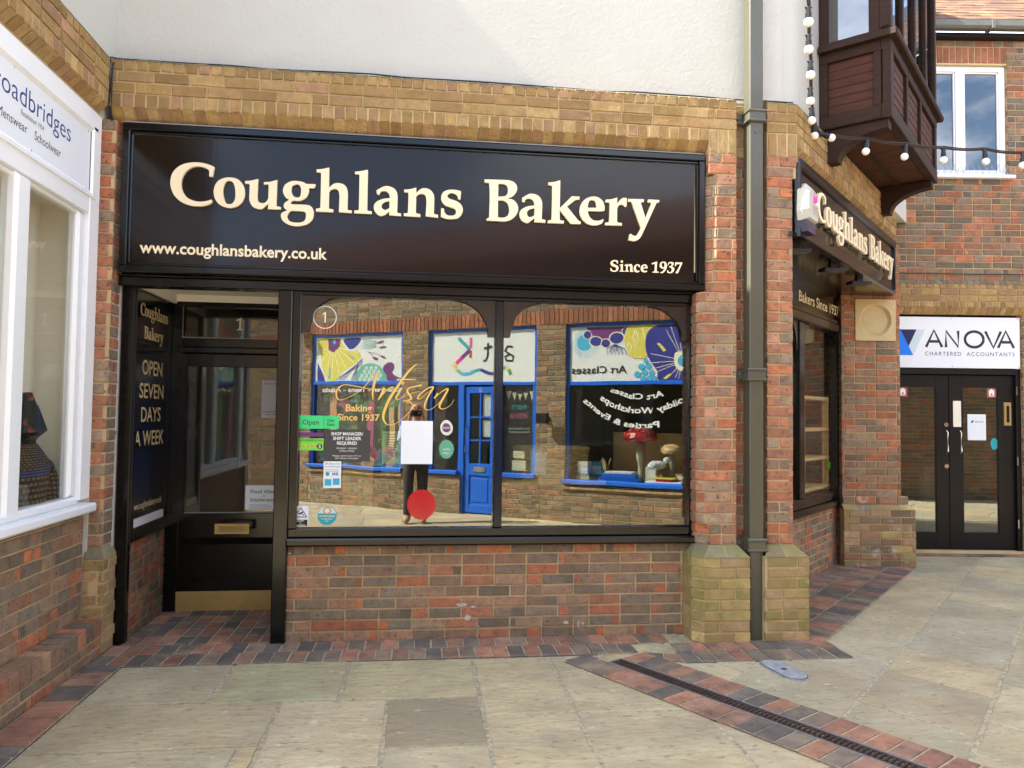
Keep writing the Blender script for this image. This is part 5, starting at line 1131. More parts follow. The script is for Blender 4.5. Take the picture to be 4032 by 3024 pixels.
# ================================================================== art shop opposite (seen in the window reflection)
art = root('art_shop_building', OP.p(-2, 0, 0), 'sunlit brick art shop with blue frames, mirrored in the bakery window', 'building')
def ob(mb, s0, s1, d0, d1, z0, z1, mi=0, bev=0.0): mb.box(OP, -s1, -s0, d0, d1, z0, z1, None, mi, bev)
p = MB()
for s0, s1, z0, z1 in ((-4.2, -1.35, 0, 2.885), (-1.35, .56, 0, .585), (.56, 1.05, 0, 2.885), (1.05, 1.66, 0, .585), (2.30, 2.95, 0, .585), (2.95, 3.42, 0, 2.885), (3.42, 5.35, 0, .54), (5.35, 8.2, 0, 2.885), (-4.2, 8.2, 3.095, 3.92)):
    courses(p, OP, -s1, -s0, z0, z1, 0, PAL_OPP, off=.03+s0, mort=None); p.box(OP, -s1, -s0, -.12, -.007, z0, z1, None, 1)
soldiers(p, OP, -8.2, 4.2, 2.885, 3.095, .004, PAL_SOLD, .075, mort=None); p.box(OP, -8.2, 4.2, -.12, -.006, 2.8851, 3.0949, None, 1)
for s0, s1, z in ((-1.36, .57, .60), (3.40, 5.36, .555)):
    n = round((s1-s0)/.11)
    for k in range(n): a = s0+(s1-s0)*k/n; p.profile(OP, [(-.05, z-.07), (.03, z-.07), (.03, z-.045), (-.05, z)], -a-.105, -a, 0, pick(PAL_YEL))
part('brick_wall', p, ['brick', 'mortar'], art)
p = MB(); p.extr([OP.p(u, d, 0)[:2] for u, d in ((-8.2, -.13), (-8.2, -3.5), (4.2, -3.5), (4.2, -.13))], 3.1, 3.92)
e = pick([(128, 84, 64)])
p.face([OP.p(-8.4, .25, 3.88), OP.p(4.4, .25, 3.88), OP.p(3.0, -3.0, 5.4), OP.p(-7, -3.0, 5.4)], e, 1); p.face([OP.p(4.4, .25, 3.88), OP.p(4.4, -6, 3.88), OP.p(3.0, -3.0, 5.4)], e, 1); p.face([OP.p(-8.4, .25, 3.88), OP.p(-8.4, -6, 3.88), OP.p(-7, -3.0, 5.4)], e, 1); p.face([OP.p(-8.4, -6, 3.88), OP.p(4.4, -6, 3.88), OP.p(3, -3, 5.4), OP.p(-7, -3, 5.4)], e, 1)
part('roof', p, ['dark_room', 'tile'], art)
p = MB()
def inroom(s0, s1, z0, z1, dep):
    A = lambda s, d, z: OP.p(-s, d, z)
    p.face([A(s0, -dep, z0), A(s1, -dep, z0), A(s1, -dep, z1), A(s0, -dep, z1)])
    for s in (s0, s1): p.face([A(s, -dep, z0), A(s, -.12, z0), A(s, -.12, z1), A(s, -dep, z1)])
    for z in (z0, z1): p.face([A(s0, -dep, z), A(s1, -dep, z), A(s1, -.12, z), A(s0, -.12, z)])
inroom(-1.35, .56, .56, 2.2, 1.3); inroom(1.05, 2.95, 0, 2.2, 2.2); inroom(3.42, 5.35, .50, 2.2, 1.6)
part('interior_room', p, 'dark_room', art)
fr = MB()
def wframe(s0, s1, z0, z1, t=.05):
    ob(fr, s0, s0+t, -.11, -.04, z0, z1, bev=.004); ob(fr, s1-t, s1, -.11, -.04, z0, z1, bev=.004); ob(fr, s0+t, s1-t, -.11, -.04, z1-t, z1, bev=.004); ob(fr, s0+t, s1-t, -.11, -.045, z0, z0+.05, bev=.004)
wframe(-1.35, .56, .60, 2.885); wframe(3.42, 5.35, .57, 2.885)
ob(fr, -1.30, .51, -.11, -.035, 2.025, 2.085, bev=.004); ob(fr, 3.47, 5.30, -.11, -.035, 1.99, 2.045, bev=.004)
ob(fr, -1.37, .58, -.06, .05, .605, .665, bev=.01); ob(fr, 3.39, 5.38, -.06, .05, .56, .62, bev=.01)
wframe(1.05, 2.95, 2.0, 2.885); ob(fr, 1.05, 1.12, -.11, -.04, .6, 2.0); ob(fr, 2.88, 2.95, -.11, -.04, .6, 2.0); ob(fr, 1.60, 1.70, -.11, -.03, 0, 2.0, bev=.004); ob(fr, 2.26, 2.36, -.11, -.03, 0, 2.0, bev=.004)
for s0, s1 in ((1.05, 1.62), (2.34, 2.95)): ob(fr, s0, s1, -.11, .04, .60, .665, bev=.008)
part('shopfront_frame', fr, 'blue_paint', art)
d = MB(); S0, S1 = 1.70, 2.26
for a, b, z0, z1 in ((S0, S0+.09, .02, 1.97), (S1-.09, S1, .02, 1.97), (S0+.09, S1-.09, 1.87, 1.97), (S0+.09, S1-.09, .60, .78), (S0+.09, S1-.09, .02, .16)): ob(d, a, b, -.12, -.055, z0, z1, bev=.004)
ob(d, S0+.09, S1-.09, -.11, -.075, .16, .60); ob(d, S0+.13, S1-.13, -.08, -.065, .20, .56, bev=.008)
for k in (1, 2): ob(d, S0+.09, S1-.09, -.11, -.06, .78+.363*k-.012, .78+.363*k+.012)
ob(d, 1.967, 1.993, -.11, -.06, .78, 1.87)
ad = part('shop_door', d, 'blue_paint', art)
g = MB(); ob(g, S0+.09, S1-.09, -.09, -.085, .78, 1.87); part('glass_pane', g, 'pane', ad)
g = MB(); ob(g, 1.87, 2.09, -.055, -.045, .655, .73, bev=.003); part('letter_slot', g, 'chrome', ad)
g = MB(); g.tube([OP.p(-1.745, -.05, .95), OP.p(-1.745, -.01, .96), OP.p(-1.745, -.01, 1.34), OP.p(-1.745, -.05, 1.35)], .011, 8); part('pull_handle', g, 'chrome', ad)
g = MB(); text(g, OP, '22', -1.98, 1.895, -.053, .05, align='c'); part('lettering', g, 'pale_gold', ad)
g = MB(); ob(g, 2.01, 2.16, -.094, -.092, 1.50, 1.85); ob(g, 2.01, 2.16, -.094, -.092, 1.2, 1.46); part('poster', g, 'paper', ad)
for s0, s1, z0, z1 in ((-1.30, .51, .65, 2.03), (3.47, 5.30, .62, 2.0), (1.12, 1.60, .665, 2.0), (2.36, 2.88, .665, 2.0)):
    g = MB(); ob(g, s0, s1, -.085, -.079, z0, z1); part('window_pane', g, 'pane', art)
# painted fascia panels
L4 = lambda x, y: (-(-1.24+(x-260)/535*1.80), 2.82-(y-325)/270*.735)
R5 = lambda x, y: (-(3.46+(x-530)/725*1.82), 2.83-(y-265)/335*.79)
K4 = lambda x, y: (-(1.108+(x-970)/633*1.80), 2.83-(y-305)/298*.785)
def panel(label, s0, s1, z0, z1):
    r_ = root('painted_sign', OP.p(-(s0+s1)/2, -.06, z0), label, 'sign')
    b = MB(); ob(b, s0, s1, -.105, -.055, z0, z1); part('sign_board', b, 'mural_white', r_)
    return r_
lv = [-.0546]
def shape(r_, mtl, T, pts, closed=True, smooth=True, clipbox=None):
    lv[0] += .00022; b = MB()
    q = spline(['%f,%f' % p_ for p_ in pts], True, 4) if smooth else pts
    b.face([OP.p(*T(x, y)[:1], lv[0], T(x, y)[1]) for x, y in q]); return part('painted_shape', b, mtl, r_)
def strokes(r_, mtl, T, lines, w, name='painted_line'):
    lv[0] += .00022; b = MB()
    for i, l in enumerate(lines): b.ribbon(OP, [T(x, y) for x, y in l], w, lv[0]+.00001*i)
    lv[0] += .00001*len(lines); return part(name, b, mtl, r_)
def dots(r_, mtl, T, cs, n=12):
    lv[0] += .00022; b = MB()
    for x, y, r in cs:
        u, z = T(x, y); b.disc(OP, u, z, r, r, lv[0], n=n)
    return part('painted_dot', b, mtl, r_)
a1 = panel('white painted panel with a big yellow flower on the blue art shop', -1.30, .51, 2.085, 2.835); lv[0] = -.0546
shape(a1, 'navy', L4, [(258, 480), (300, 560), (310, 595), (258, 595)], smooth=False)
shape(a1, 'yellow', L4, [(262, 328), (275, 430), (290, 520), (330, 590), (375, 593), (410, 545), (470, 505), (520, 470), (530, 430), (505, 400), (480, 360), (430, 328)])
strokes(a1, 'cream_print', L4, [[(345, 415), (310, 560)], [(360, 420), (350, 585)], [(372, 418), (395, 550)], [(385, 410), (440, 510)], [(395, 400), (490, 480)], [(335, 405), (285, 470)], [(325, 390), (270, 400)], [(400, 390), (520, 420)]], .014)
shape(a1, 'purple', L4, [(320, 328), (405, 328), (400, 380), (362, 416), (325, 395)], smooth=False); dots(a1, 'cyan', L4, [(363, 348, .035)])
shape(a1, 'mural_white', L4, [(415, 330), (545, 330), (520, 390), (470, 412), (430, 380)]); shape(a1, 'navy', L4, [(428, 330), (532, 330), (508, 380), (470, 400), (440, 372)])
shape(a1, 'cyan', L4, [(448, 425), (490, 450), (493, 466)], smooth=False); shape(a1, 'cyan', L4, [(340, 495), (345, 570), (330, 580)], smooth=False)
strokes(a1, 'navy', L4, [[(545, 455+8*k), (500-20*k, 500+14*k), (430-10*k, 590)] for k in range(6)]+[[(520, 490), (470+8*k, 592)] for k in range(5)], .006)
strokes(a1, 'teal_green', L4, [[(545, 335+10*k), (590, 345+9*k), (625, 350+6*k)] for k in range(7)], .008)
shape(a1, 'teal_green', L4, [(505, 593), (510, 550), (540, 505), (590, 488), (645, 505), (680, 550), (688, 593)])
dots(a1, 'mural_white', L4, [(530+28*k+(12 if j % 2 else 0), 582-22*j, .030) for j in range(4) for k in range(5) if abs(530+28*k+(12 if j % 2 else 0)-597) < 82-j*14]); dots(a1, 'deep_navy', L4, [(530+28*k+(12 if j % 2 else 0), 582-22*j, .010) for j in range(4) for k in range(5) if abs(530+28*k+(12 if j % 2 else 0)-597) < 82-j*14], 8)
shape(a1, 'purple', L4, [(665, 520), (690, 490), (722, 490), (733, 520), (722, 548), (750, 572), (790, 590), (700, 594), (688, 560)])
for q in ([(622, 362), (650, 350), (670, 350), (650, 366)], [(640, 392), (665, 382), (685, 388), (662, 397)], [(605, 455), (622, 452), (638, 466), (622, 472)], [(645, 442), (665, 445), (682, 460), (662, 460)]): shape(a1, 'purple', L4, q)
strokes(a1, 'purple', L4, [[(575, 418), (600, 435), (612, 458)], [(575, 418), (620, 428), (650, 446)]], .007)
a2 = panel('white painted panel with a rainbow patterned letter K and black letters over the blue door', 1.10, 2.90, 2.05, 2.835); lv[0] = -.0546
strokes(a2, 'teal', K4, [[(1135, 338), (1210, 408)]], .055); strokes(a2, 'pink', K4, [[(1214, 338), (1214, 400)]], .05); strokes(a2, 'dark_red', K4, [[(1213, 412), (1213, 455)]], .05); strokes(a2, 'cream_print', K4, [[(1213, 455), (1214, 498)]], .05); strokes(a2, 'purple', K4, [[(1210, 408), (1160, 452)]], .06); strokes(a2, 'magenta', K4, [[(1160, 452), (1112, 495)]], .06)
dots(a2, 'wood', K4, [(1108, 500, .045)]); 
cv_ = [(1108, 500), (1125, 532), (1160, 556), (1200, 555), (1240, 536), (1275, 528), (1310, 545), (1345, 556), (1385, 540), (1405, 520), (1430, 518), (1450, 530), (1458, 558)]
for i, c_ in enumerate(['yellow', 'teal_green', 'cyan', 'cyan', 'teal', 'navy', 'navy', 'purple', 'purple', 'teal', 'yellow', 'mid_green']): strokes(a2, c_, K4, [[cv_[i], cv_[i+1]]], .05)
strokes(a2, 'ink', K4, [[(1318, 372), (1318, 440), (1308, 472), (1290, 476)], [(1292, 402), (1345, 392)]], .035, 'lettering')
strokes(a2, 'ink', K4, [[(1470, 400), (1440, 395), (1425, 420), (1450, 440), (1475, 455), (1470, 480), (1435, 478), (1428, 455), (1455, 440)]], .03, 'lettering')
a3 = panel('white painted panel with a large navy flower and the words Art Classes', 3.47, 5.30, 2.045, 2.835); lv[0] = -.0546
strokes(a3, 'cyan', R5, [[(622+48*math.cos(a), 365+52*math.sin(a)), (622+88*math.cos(a)*(1 if math.cos(a) > -.3 else .75), 368+92*math.sin(a))] for a in [PI*2*k/44 for k in range(44)] if 368+92*math.sin(a) > 272], .006)
dots(a3, 'cyan', R5, [(622, 360, .115)], 24)
shape(a3, 'purple', R5, [(635, 268), (885, 268), (868, 310), (820, 340), (760, 352), (700, 335), (650, 305)], smooth=False)
for x, y, r, q in ((640, 312, .06, 1), (690, 352, .075, 1.2), (748, 364, .07, 1), (815, 335, .085, 1.3), (870, 298, .06, 1)):
    shape(a3, 'cream_print', R5, [(x+r*440*math.cos(a)*q, y+r*440*math.sin(a)) for a in [2*PI*k/10 for k in range(10)]]); shape(a3, 'navy', R5, [(x+r*375*math.cos(a)*q, y+r*375*math.sin(a)) for a in [2*PI*k/10 for k in range(10)]])
strokes(a3, 'navy', R5, [[(805, 370), (770+22*k-16, 400), (760+24*k, 440), (775+20*k, 410), (805, 372)] for k in range(6)], .008)
shape(a3, 'yellow', R5, [(885, 268), (1090, 268), (1020, 330), (990, 455), (940, 462), (895, 445), (868, 380), (862, 320)])
strokes(a3, 'cream_print', R5, [[(925, 285), (910, 340), (930, 400), (945, 340), (925, 285)], [(885, 365), (875, 410), (895, 428), (905, 390), (885, 365)], [(965, 275), (985, 360), (1010, 300)]], .016)
shape(a3, 'navy', R5, [(985, 350), (1005, 300), (1060, 268), (1130, 268), (1250, 268), (1254, 420), (1254, 598), (1150, 598), (1060, 598), (1050, 540), (1010, 480), (985, 420)])
strokes(a3, 'cream_print', R5, [[(1195+45*math.cos(a), 482+50*math.sin(a)), (1195+r*math.cos(a), 482+r*1.02*math.sin(a))] for a, r in [(-1.0, 60), (-1.3, 130), (-1.5, 190), (-1.7, 205), (-1.9, 210), (-2.05, 205), (-2.9, 190), (3.1, 190), (2.9, 190), (2.75, 160), (2.3, 120), (2.0, 105), (1.8, 105), (1.5, 100), (1.2, 95), (-.5, 62), (.2, 58), (.6, 66)]], .007)
shape(a3, 'yellow', R5, [(1045, 375), (1060, 372), (1100, 420), (1085, 428)], smooth=False); shape(a3, 'yellow', R5, [(1185, 290), (1200, 290), (1196, 365), (1186, 365)], smooth=False); shape(a3, 'yellow', R5, [(1085, 585), (1120, 555), (1128, 565), (1100, 592)], smooth=False)
shape(a3, 'cream_print', R5, [(1150, 440), (1195, 428), (1235, 440), (1245, 485), (1225, 530), (1185, 540), (1152, 510)]); dots(a3, 'cyan', R5, [(1196, 482, .075)], 20)
dots(a3, 'cyan', R5, [(985, 478, .035), (962, 512, .045), (1000, 510, .045), (940, 558, .045), (978, 548, .045), (1018, 550, .045), (970, 585, .04), (1005, 585, .045), (1036, 584, .035)], 10)
lv[0] += .0004
b = MB(); u_, z_ = R5(878, 548); text(b, OP, 'Art Classes', u_, z_, lv[0], .105, w=.83, bold=.01); part('lettering', b, 'ink', a3)
# window lettering on the opposite glass
b = MB(); text(b, OP, 'Children - Teens - Adults', -.47, 1.905, -.0775, .075, w=1.62, bold=.02, shear=.1)
W5 = lambda x, y: (-(3.46+(x-530)/725*1.82), 2.045-(y-600)/640*1.47)
text(b, OP, 'Art Classes', 0, 0, -.0775, .075, bold=.02, path=[W5(1085, 690), W5(1000, 712), W5(900, 710), W5(775, 665)])
text(b, OP, 'Holiday Workshops', 0, 0, -.0775, .085, bold=.02, path=[W5(1245, 695), W5(1160, 750), W5(1030, 800), W5(900, 800), W5(790, 765), W5(712, 715)])
text(b, OP, 'Parties & Events', 0, 0, -.0775, .08, bold=.02, path=[W5(1060, 880), W5(940, 890), W5(830, 875), W5(720, 825), W5(610, 730)])
part('window_lettering', b, 'white_ink', art)
# woodland backdrop inside the left window
bd = root('woodland_backdrop', OP.p(.4, -.16, .66), 'painted woodland backdrop with brown and pink trunks in the left window of the art shop', 'backdrop')
b = MB(); ob(b, -1.30, .51, -.20, -.17, .66, 2.02); part('panel', b, 'ink', bd)
W4 = lambda x, y: (-(-1.24+(x-260)/535*1.80), 2.03-(y-610)/510*1.40); lv[0] = -.1695
for x0, x1, mt in ((320, 360, 'orange'), (555, 595, 'pink'), (690, 720, 'wood'), (745, 765, 'wood')):
    strokes(bd, mt, W4, [[((x0+x1)/2+rnd.uniform(-6, 6), 625+j*62) for j in range(7)]], (x1-x0)*.00336)
for c_, cs in (('mid_green', [(300, 690, .10), (500, 720, .13), (560, 705, .09), (720, 720, .10), (455, 900, .16), (650, 760, .08)]), ('teal_green', [(470, 690, .10), (530, 760, .09), (700, 690, .08), (380, 960, .12), (740, 1000, .10)]), ('teal', [(290, 1050, .14), (420, 1070, .16), (620, 1060, .18), (740, 1080, .14)]), ('pink', [(400, 720, .11), (430, 770, .09), (600, 1030, .15), (680, 1010, .14)]), ('wood', [(450, 1000, .08), (560, 1090, .16), (340, 1095, .12), (700, 1095, .13)]), ('yellow', [(470, 860, .05), (360, 1020, .06), (640, 960, .04)])):
    dots(bd, c_, W4, [(x+rnd.uniform(-26, 26), min(1098, y+rnd.uniform(-26, 26)), r*rnd.uniform(.22, .5)) for x, y, r in cs for _ in range(9)], 7)
strokes(bd, 'mid_green', W4, [[(645+7*k, 640), (640+10*k, 800), (650+6*k, 1000)] for k in range(4)], .02)
strokes(bd, 'dark_green', W4, [[(265, 850), (420, 790), (560, 770)], [(330, 830), (470, 850)]], .03)
# stickers on the sidelights
for lab, z, mt, mt2, tx, rr in (('round white and purple inspection sticker on the art shop sidelight', 1.33, 'white_ink', 'purple', 'Ofsted', .11), ('scalloped pale teal childcare vouchers sticker below the purple one', .99, 'teal_green', 'teal_green', 'childcare', .13)):
    st = root('window_sticker', OP.p(-1.36, -.07, z-rr), lab, 'sticker'); b = MB()
    b.face([OP.p(-1.37+rr*(1+(.05*math.cos(12*a) if z < 1.1 else 0))*math.cos(a), -.0765, z+rr*(1.1 if z > 1.1 else 1.15)*(1+(.05*math.cos(12*a) if z < 1.1 else 0))*math.sin(a)) for a in [2*PI*k/72 for k in range(72)]]); part('disc', b, mt, st)
    if z > 1.1: b = MB(); b.disc(OP, -1.37, z, .075, .075, -.0758); part('centre', b, mt2, st)
    b = MB(); text(b, OP, tx, -1.37, z-.015, -.0752, .034, w=.12, align='c', bold=.02)
    if z < 1.1: text(b, OP, 'vouchers', -1.37, z-.075, -.0752, .034, w=.12, align='c', bold=.02)
    part('lettering', b, 'white_ink', st)
ps = root('party_poster', OP.p(-2.62, -.1, .7), 'black party poster with bunting and a cake in the sidelight right of the blue door', 'poster')
b = MB(); ob(b, 2.37, 2.87, -.10, -.095, .68, 1.98); part('sheet', b, 'ink', ps)
b = MB()
for k in range(5): b.face([OP.p(-2.40-.1*k, -.0945, 1.90-.02*(2-abs(2-k))), OP.p(-2.48-.1*k, -.0945, 1.90-.02*(2-abs(2-k))), OP.p(-2.44-.1*k, -.0945, 1.76)])
b.box(OP, -2.74, -2.52, -.0946, -.0940, .70, .86); b.box(OP, -2.72, -2.54, -.0946, -.0940, .89, 1.0); part('cake', b, 'cream_print', ps)
b = MB(); text(b, OP, 'PARTY', -2.62, 1.62, -.0945, .07, w=.26, align='c', bold=.02); part('lettering', b, 'teal', ps)
b = MB(); text(b, OP, 'WITH US', -2.62, 1.49, -.0945, .07, w=.3, align='c', bold=.02); part('lettering', b, 'pink', ps)
b = MB(); text(b, OP, 'Got a birthday coming', -2.62, 1.33, -.0945, .026, w=.34, align='c'); text(b, OP, 'book a party with us', -2.62, 1.28, -.0945, .026, w=.34, align='c'); part('lettering', b, 'white_ink', ps)
# things in the right window
def inside(s, d, z): return OP.p(-s, d, z)
def toadstool(s, d, z, h, r, cap, spots, lab):
    t = root('toadstool_model', inside(s, d, z), lab, 'toadstool'); b = MB(); b.tube([inside(s, d, z), inside(s+.01, d, z+h*.5), inside(s, d, z+h)], [r*.32, r*.24, r*.27], 14); part('stem', b, 'cream_print', t, smooth=True)
    b = MB(); P0 = inside(s, d, z+h); prof = [(r*.25, -.02), (r*.9, -.045), (r, 0), (r*.88, r*.28), (r*.55, r*.5), (.01, r*.58)]
    for (r0_, h0), (r1_, h1) in zip(prof, prof[1:]):
        for k in range(20):
            a, e_ = 2*PI*k/20, 2*PI*(k+1)/20; b.face([(P0[0]+r0_*math.cos(a), P0[1]+r0_*math.sin(a), P0[2]+h0), (P0[0]+r0_*math.cos(e_), P0[1]+r0_*math.sin(e_), P0[2]+h0), (P0[0]+r1_*math.cos(e_), P0[1]+r1_*math.sin(e_), P0[2]+h1), (P0[0]+r1_*math.cos(a), P0[1]+r1_*math.sin(a), P0[2]+h1)])
    part('cap', b, cap, t, smooth=True)
    if spots:
        b = MB()
        for k in range(46):
            a = rnd.uniform(0, 2*PI); q = rnd.uniform(.1, .95); hh = r*.58*(1-q*q)**.6+.004; b.ball((P0[0]+r*q*.97*math.cos(a), P0[1]+r*q*.97*math.sin(a), P0[2]+hh), .011, 6, 4)
        part('spot', b, 'white_ink', t)
toadstool(4.42, -.45, .62, .62, .25, 'red', True, 'tall model toadstool with a red spotted cap in the art shop window')
toadstool(4.90, -.35, .62, .46, .15, 'wood', False, 'smaller brown capped model toadstool right of the red one')
b = MB()
for k in range(260):
    a, q, h = rnd.uniform(0, 2*PI), rnd.uniform(0, 1)**.5, rnd.uniform(0, .6); P0 = Vector(inside(5.15, -.40, .66+h)); rr = .15*(1-.5*h)*q; c_ = P0+Vector((rr*math.cos(a), rr*math.sin(a), 0)); n1 = Vector((rnd.uniform(-1, 1), rnd.uniform(-1, 1), rnd.uniform(-.5, 1))).normalized()*.035; n2 = n1.cross(Vector((0, .3, 1))).normalized()*.014
    b.face([tuple(c_-n1), tuple(c_+n2), tuple(c_+n1), tuple(c_-n2)])
solo('leafy_plant', b, 'foliage', 'bushy green plant at the far right of the art shop window', 'plant')
b = MB(); ob(b, 3.9, 5.0, -.80, -.76, .65, 1.30); solo('plank_screen', b, 'wood', 'brown plank screen standing behind the red toadstool', 'screen')
def books(s, d, cols, lab):
    t = root('book_stack', inside(s, d, .62), lab, 'books'); z = .62
    for c_, w_, h_ in cols:
        b = MB(); b.box(OP, -s-w_/2, -s+w_/2, d-.1, d+.1, z, z+h_, bev=.003); z += h_+.001; part('book', b, c_, t)
books(3.65, -.22, [('cream_print', .2, .03), ('yellow', .18, .03), ('cyan', .2, .02), ('paper', .16, .18)], 'pale books and cards at the left end of the art shop window sill')
books(4.2, -.2, [('blue_paint', .6, .05), ('sky_blue', .5, .05), ('paper', .4, .03)], 'blue boxes of craft kits lying under the red toadstool')
books(4.85, -.18, [('paper', .5, .02), ('red', .2, .03), ('yellow', .3, .02)], 'flat white and yellow craft packs at the right of the sill')
bp = root('brush_pot', inside(3.98, -.24, .62), 'small pot of wooden brushes left of the blue boxes on the sill', 'pot')
b = MB(); P0 = Vector(inside(3.98, -.24, .62)); b.tube([P0, P0+Vector((0, 0, .11))], [.045, .05], 12); part('pot', b, 'mid_green', bp)
for k in range(5):
    b = MB(); b.tube([P0+Vector((rnd.uniform(-.02, .02), rnd.uniform(-.02, .02), .03)), P0+Vector((rnd.uniform(-.07, .07), rnd.uniform(-.05, .05), rnd.uniform(.24, .32)))], .006, 5); part('brush', b, 'wood', bp)
for s_, w_, h_, mt, lab in ((3.80, .22, .26, 'teal', 'blue green craft box standing left of the toadstools'), (4.62, .16, .20, 'cream_print', 'pale craft box between the two toadstools'), (5.06, .20, .12, 'orange', 'low orange craft box at the right end of the sill')):
    t = root('craft_box', inside(s_, -.36, .62), lab, 'box'); b = MB(); b.box(OP, -s_-w_/2, -s_+w_/2, -.42, -.30, .62, .62+h_, bev=.004); part('carton', b, mt, t); b = MB(); b.box(OP, -s_-w_*.35, -s_+w_*.35, -.2998, -.299, .62+h_*.25, .62+h_*.75); part('label', b, 'paper', t)
cl_ = root('cloth_bird', inside(4.72, -.22, .62), 'white cloth bird draped beside the brown toadstool', 'ornament')
b = MB(); P0 = Vector(inside(4.72, -.22, .86)); b.ball(P0, .09, 12, 8, (1.5, 1, .7), jit=.12); b.ball(P0+Vector((.13, .05, .07)), .05, 10, 6, jit=.1); part('body', b, 'paper', cl_)
b = MB(); b.tube([P0-Vector((0, 0, .22)), P0], .012, 6); part('stand', b, 'wood', cl_)
for k, (s, z, lab) in enumerate(((-1.62, 3.02, 'small dark wall floodlight above the yellow flower panel'), (3.12, 1.50, 'small dark wall lamp on the brick pier beside the party poster'))):
    t = root('wall_lamp', inside(s, .05, z), lab, 'wall lamp'); b = MB(); b.box(OP, -s-.04, -s+.04, .0, .03, z-.04, z+.04); b.tube([inside(s, .03, z), inside(s, .12, z+.01)], .012, 8); part('bracket', b, 'black_plastic', t)
    b = MB(); b.box(OP, -s-.09, -s+.09, .11, .19, z-.07, z+.08, bev=.015); part('lamp_head', b, 'black_plastic', t)

# plain brick building that closes the yard on the right, mirrored in the accountants' doors
yb = root('brick_building', (11, -3.9, 0), 'plain brick building closing the yard, mirrored in the accountants doors', 'building')
YB = Frame(16.5, -4.6, 180+math.degrees(math.atan2(-1.7, 10.3))*-1*-1)
YB = Frame(16.5, -4.6, 180-math.degrees(math.atan2(1.7, 10.3)))
p = MB(); courses(p, YB, 0, 10.4, 0, 4.05, 0, PAL_OPP+PAL_RED, off=.1); part('brick_wall', p, ['brick', 'mortar'], yb)
p = MB(); p.box(YB, 0, 10.4, -3.2, -.12, 0, 4.0); p.face([YB.p(-.2, .3, 4.0), YB.p(10.6, .3, 4.0), YB.p(9.0, -2.8, 5.6), YB.p(1.5, -2.8, 5.6)], pick([(128, 84, 64)]), 1); part('roof', p, ['mortar', 'tile'], yb)

# ================================================================== inside the bakery window
def basket(x, y, z0, w_, d_, h_, lab):
    t = root('wicker_basket', (x, y, z0), lab, 'basket'); b = MB(); rows = int(h_/.022)
    nk = 40
    for r in range(rows):
        k1 = 1+.10*r/rows; per = []
        for k in range(nk):
            a = 2*PI*k/nk; cx, cy = math.cos(a), math.sin(a); q = 1/max(abs(cx), abs(cy))**.72; o = .006*(1 if (k+r) % 2 else -1); per.append((x+(w_/2*q*cx*k1)*(1+o/w_*2), y+(d_/2*q*cy*k1)*(1+o/d_*2), z0+r*.022))
        per.append(per[0]); b.tube(per, .012, 5, cap=False)
    part('woven_side', b, 'wicker', t)
    b = MB(); b.tube([(p_[0], p_[1], z0+rows*.022+.004) for p_ in per], .02, 6, cap=False); part('rim', b, 'wicker', t)
    b = MB(); b.box(F, x-w_/2*.9, x+w_/2*.9, -y-d_/2*.9, -y+d_/2*.9, z0, z0+.015); part('bottom', b, 'wicker', t)
b = MB(); b.box(F, .65, 1.95, -.75, -.10, .45, .49); solo('display_shelf', b, 'wood', 'pine display shelf behind the right window pane', 'shelf')
basket(.98, .27, 1.08, .48, .28, .24, 'upper wicker basket with white notices behind the right pane')
basket(1.0, .28, .495, .62, .32, .30, 'lower wicker basket on the pine shelf behind the right pane')
b = MB(); b.box(F, .62, 1.36, -.50, -.12, 1.05, 1.078); solo('display_shelf', b, 'wood', 'narrow upper shelf carrying the upper wicker basket', 'shelf')
b = MB(); b.box(F, .80, .92, -.112, -.106, 1.12, 1.30); solo('price_card', b, 'paper', 'white price card in front of the upper wicker basket', 'card')
b = MB(); n_ = 40; b.prism(F, [(.03+.099*math.cos(2*PI*k/n_), .92+.104*math.sin(2*PI*k/n_)) for k in range(n_)], -.0337, -.0322)
solo('round_sticker', b, 'bright_red', 'round glossy red sticker low on the left pane below the blank sheet', 'sticker')
shelf = root('shelf_unit', D45.p(2.4, -.85, .8), 'pine shelf unit behind the angled side window', 'shelves')
for z in (.82, 1.125, 1.42, 1.74):
    b = MB(); b.box(D45, 1.86, 2.98, -.86, -.56, z, z+.035, bev=.004); part('shelf_board', b, 'wood', shelf)
for u in (2.92, 1.90):
    for d_ in (-.855, -.615): b = MB(); b.box(D45, u, u+.06, d_, d_+.05, .03, 1.78); part('upright', b, 'wood', shelf)
b = MB(); b.box(D45, 2.86, 2.96, -.545, -.542, 1.02, 1.09); st = solo('window_sticker', b, 'lime', 'small yellow green sticker low in the corner of the angled window', 'sticker')

# gold lettering on the glass
ar = root('window_lettering', (-.2, .03, 1.45), 'gold script word Artisan with Baking Since 1937 below on the left pane', 'window lettering')
for i, l in enumerate(GL_ARTISAN):
    if i in (0, 2, 4, 6, 8, 10, 12): b = MB()
    q = spline(l.split(), False, 6); b.ribbon(F, [(x/1000, z/1000) for x, z, w_ in q], [max(.0032, w_/1000) for x, z, w_ in q], -.0325+.00025*i)
    if i in (1, 3, 5, 9, 11, 13) or i == 7: part('script_letter', b, 'gold', ar)
b = MB(); text(b, F, 'Baking', -.499, 1.562, -.0328, .045, w=.178, bold=.02); text(b, F, 'Since 1937', -.553, 1.498, -.0328, .043, w=.285, bold=.02); part('lettering', b, 'gold', ar)
n1 = root('window_sticker', (-.652, .03, 2.13), 'thin white ring with the number 1 at the top left of the left pane', 'sticker')
b = MB(); b.ring(F, -.652, 2.206, .074, .079, -.0328, n=48); part('ring', b, 'white_ink', n1)
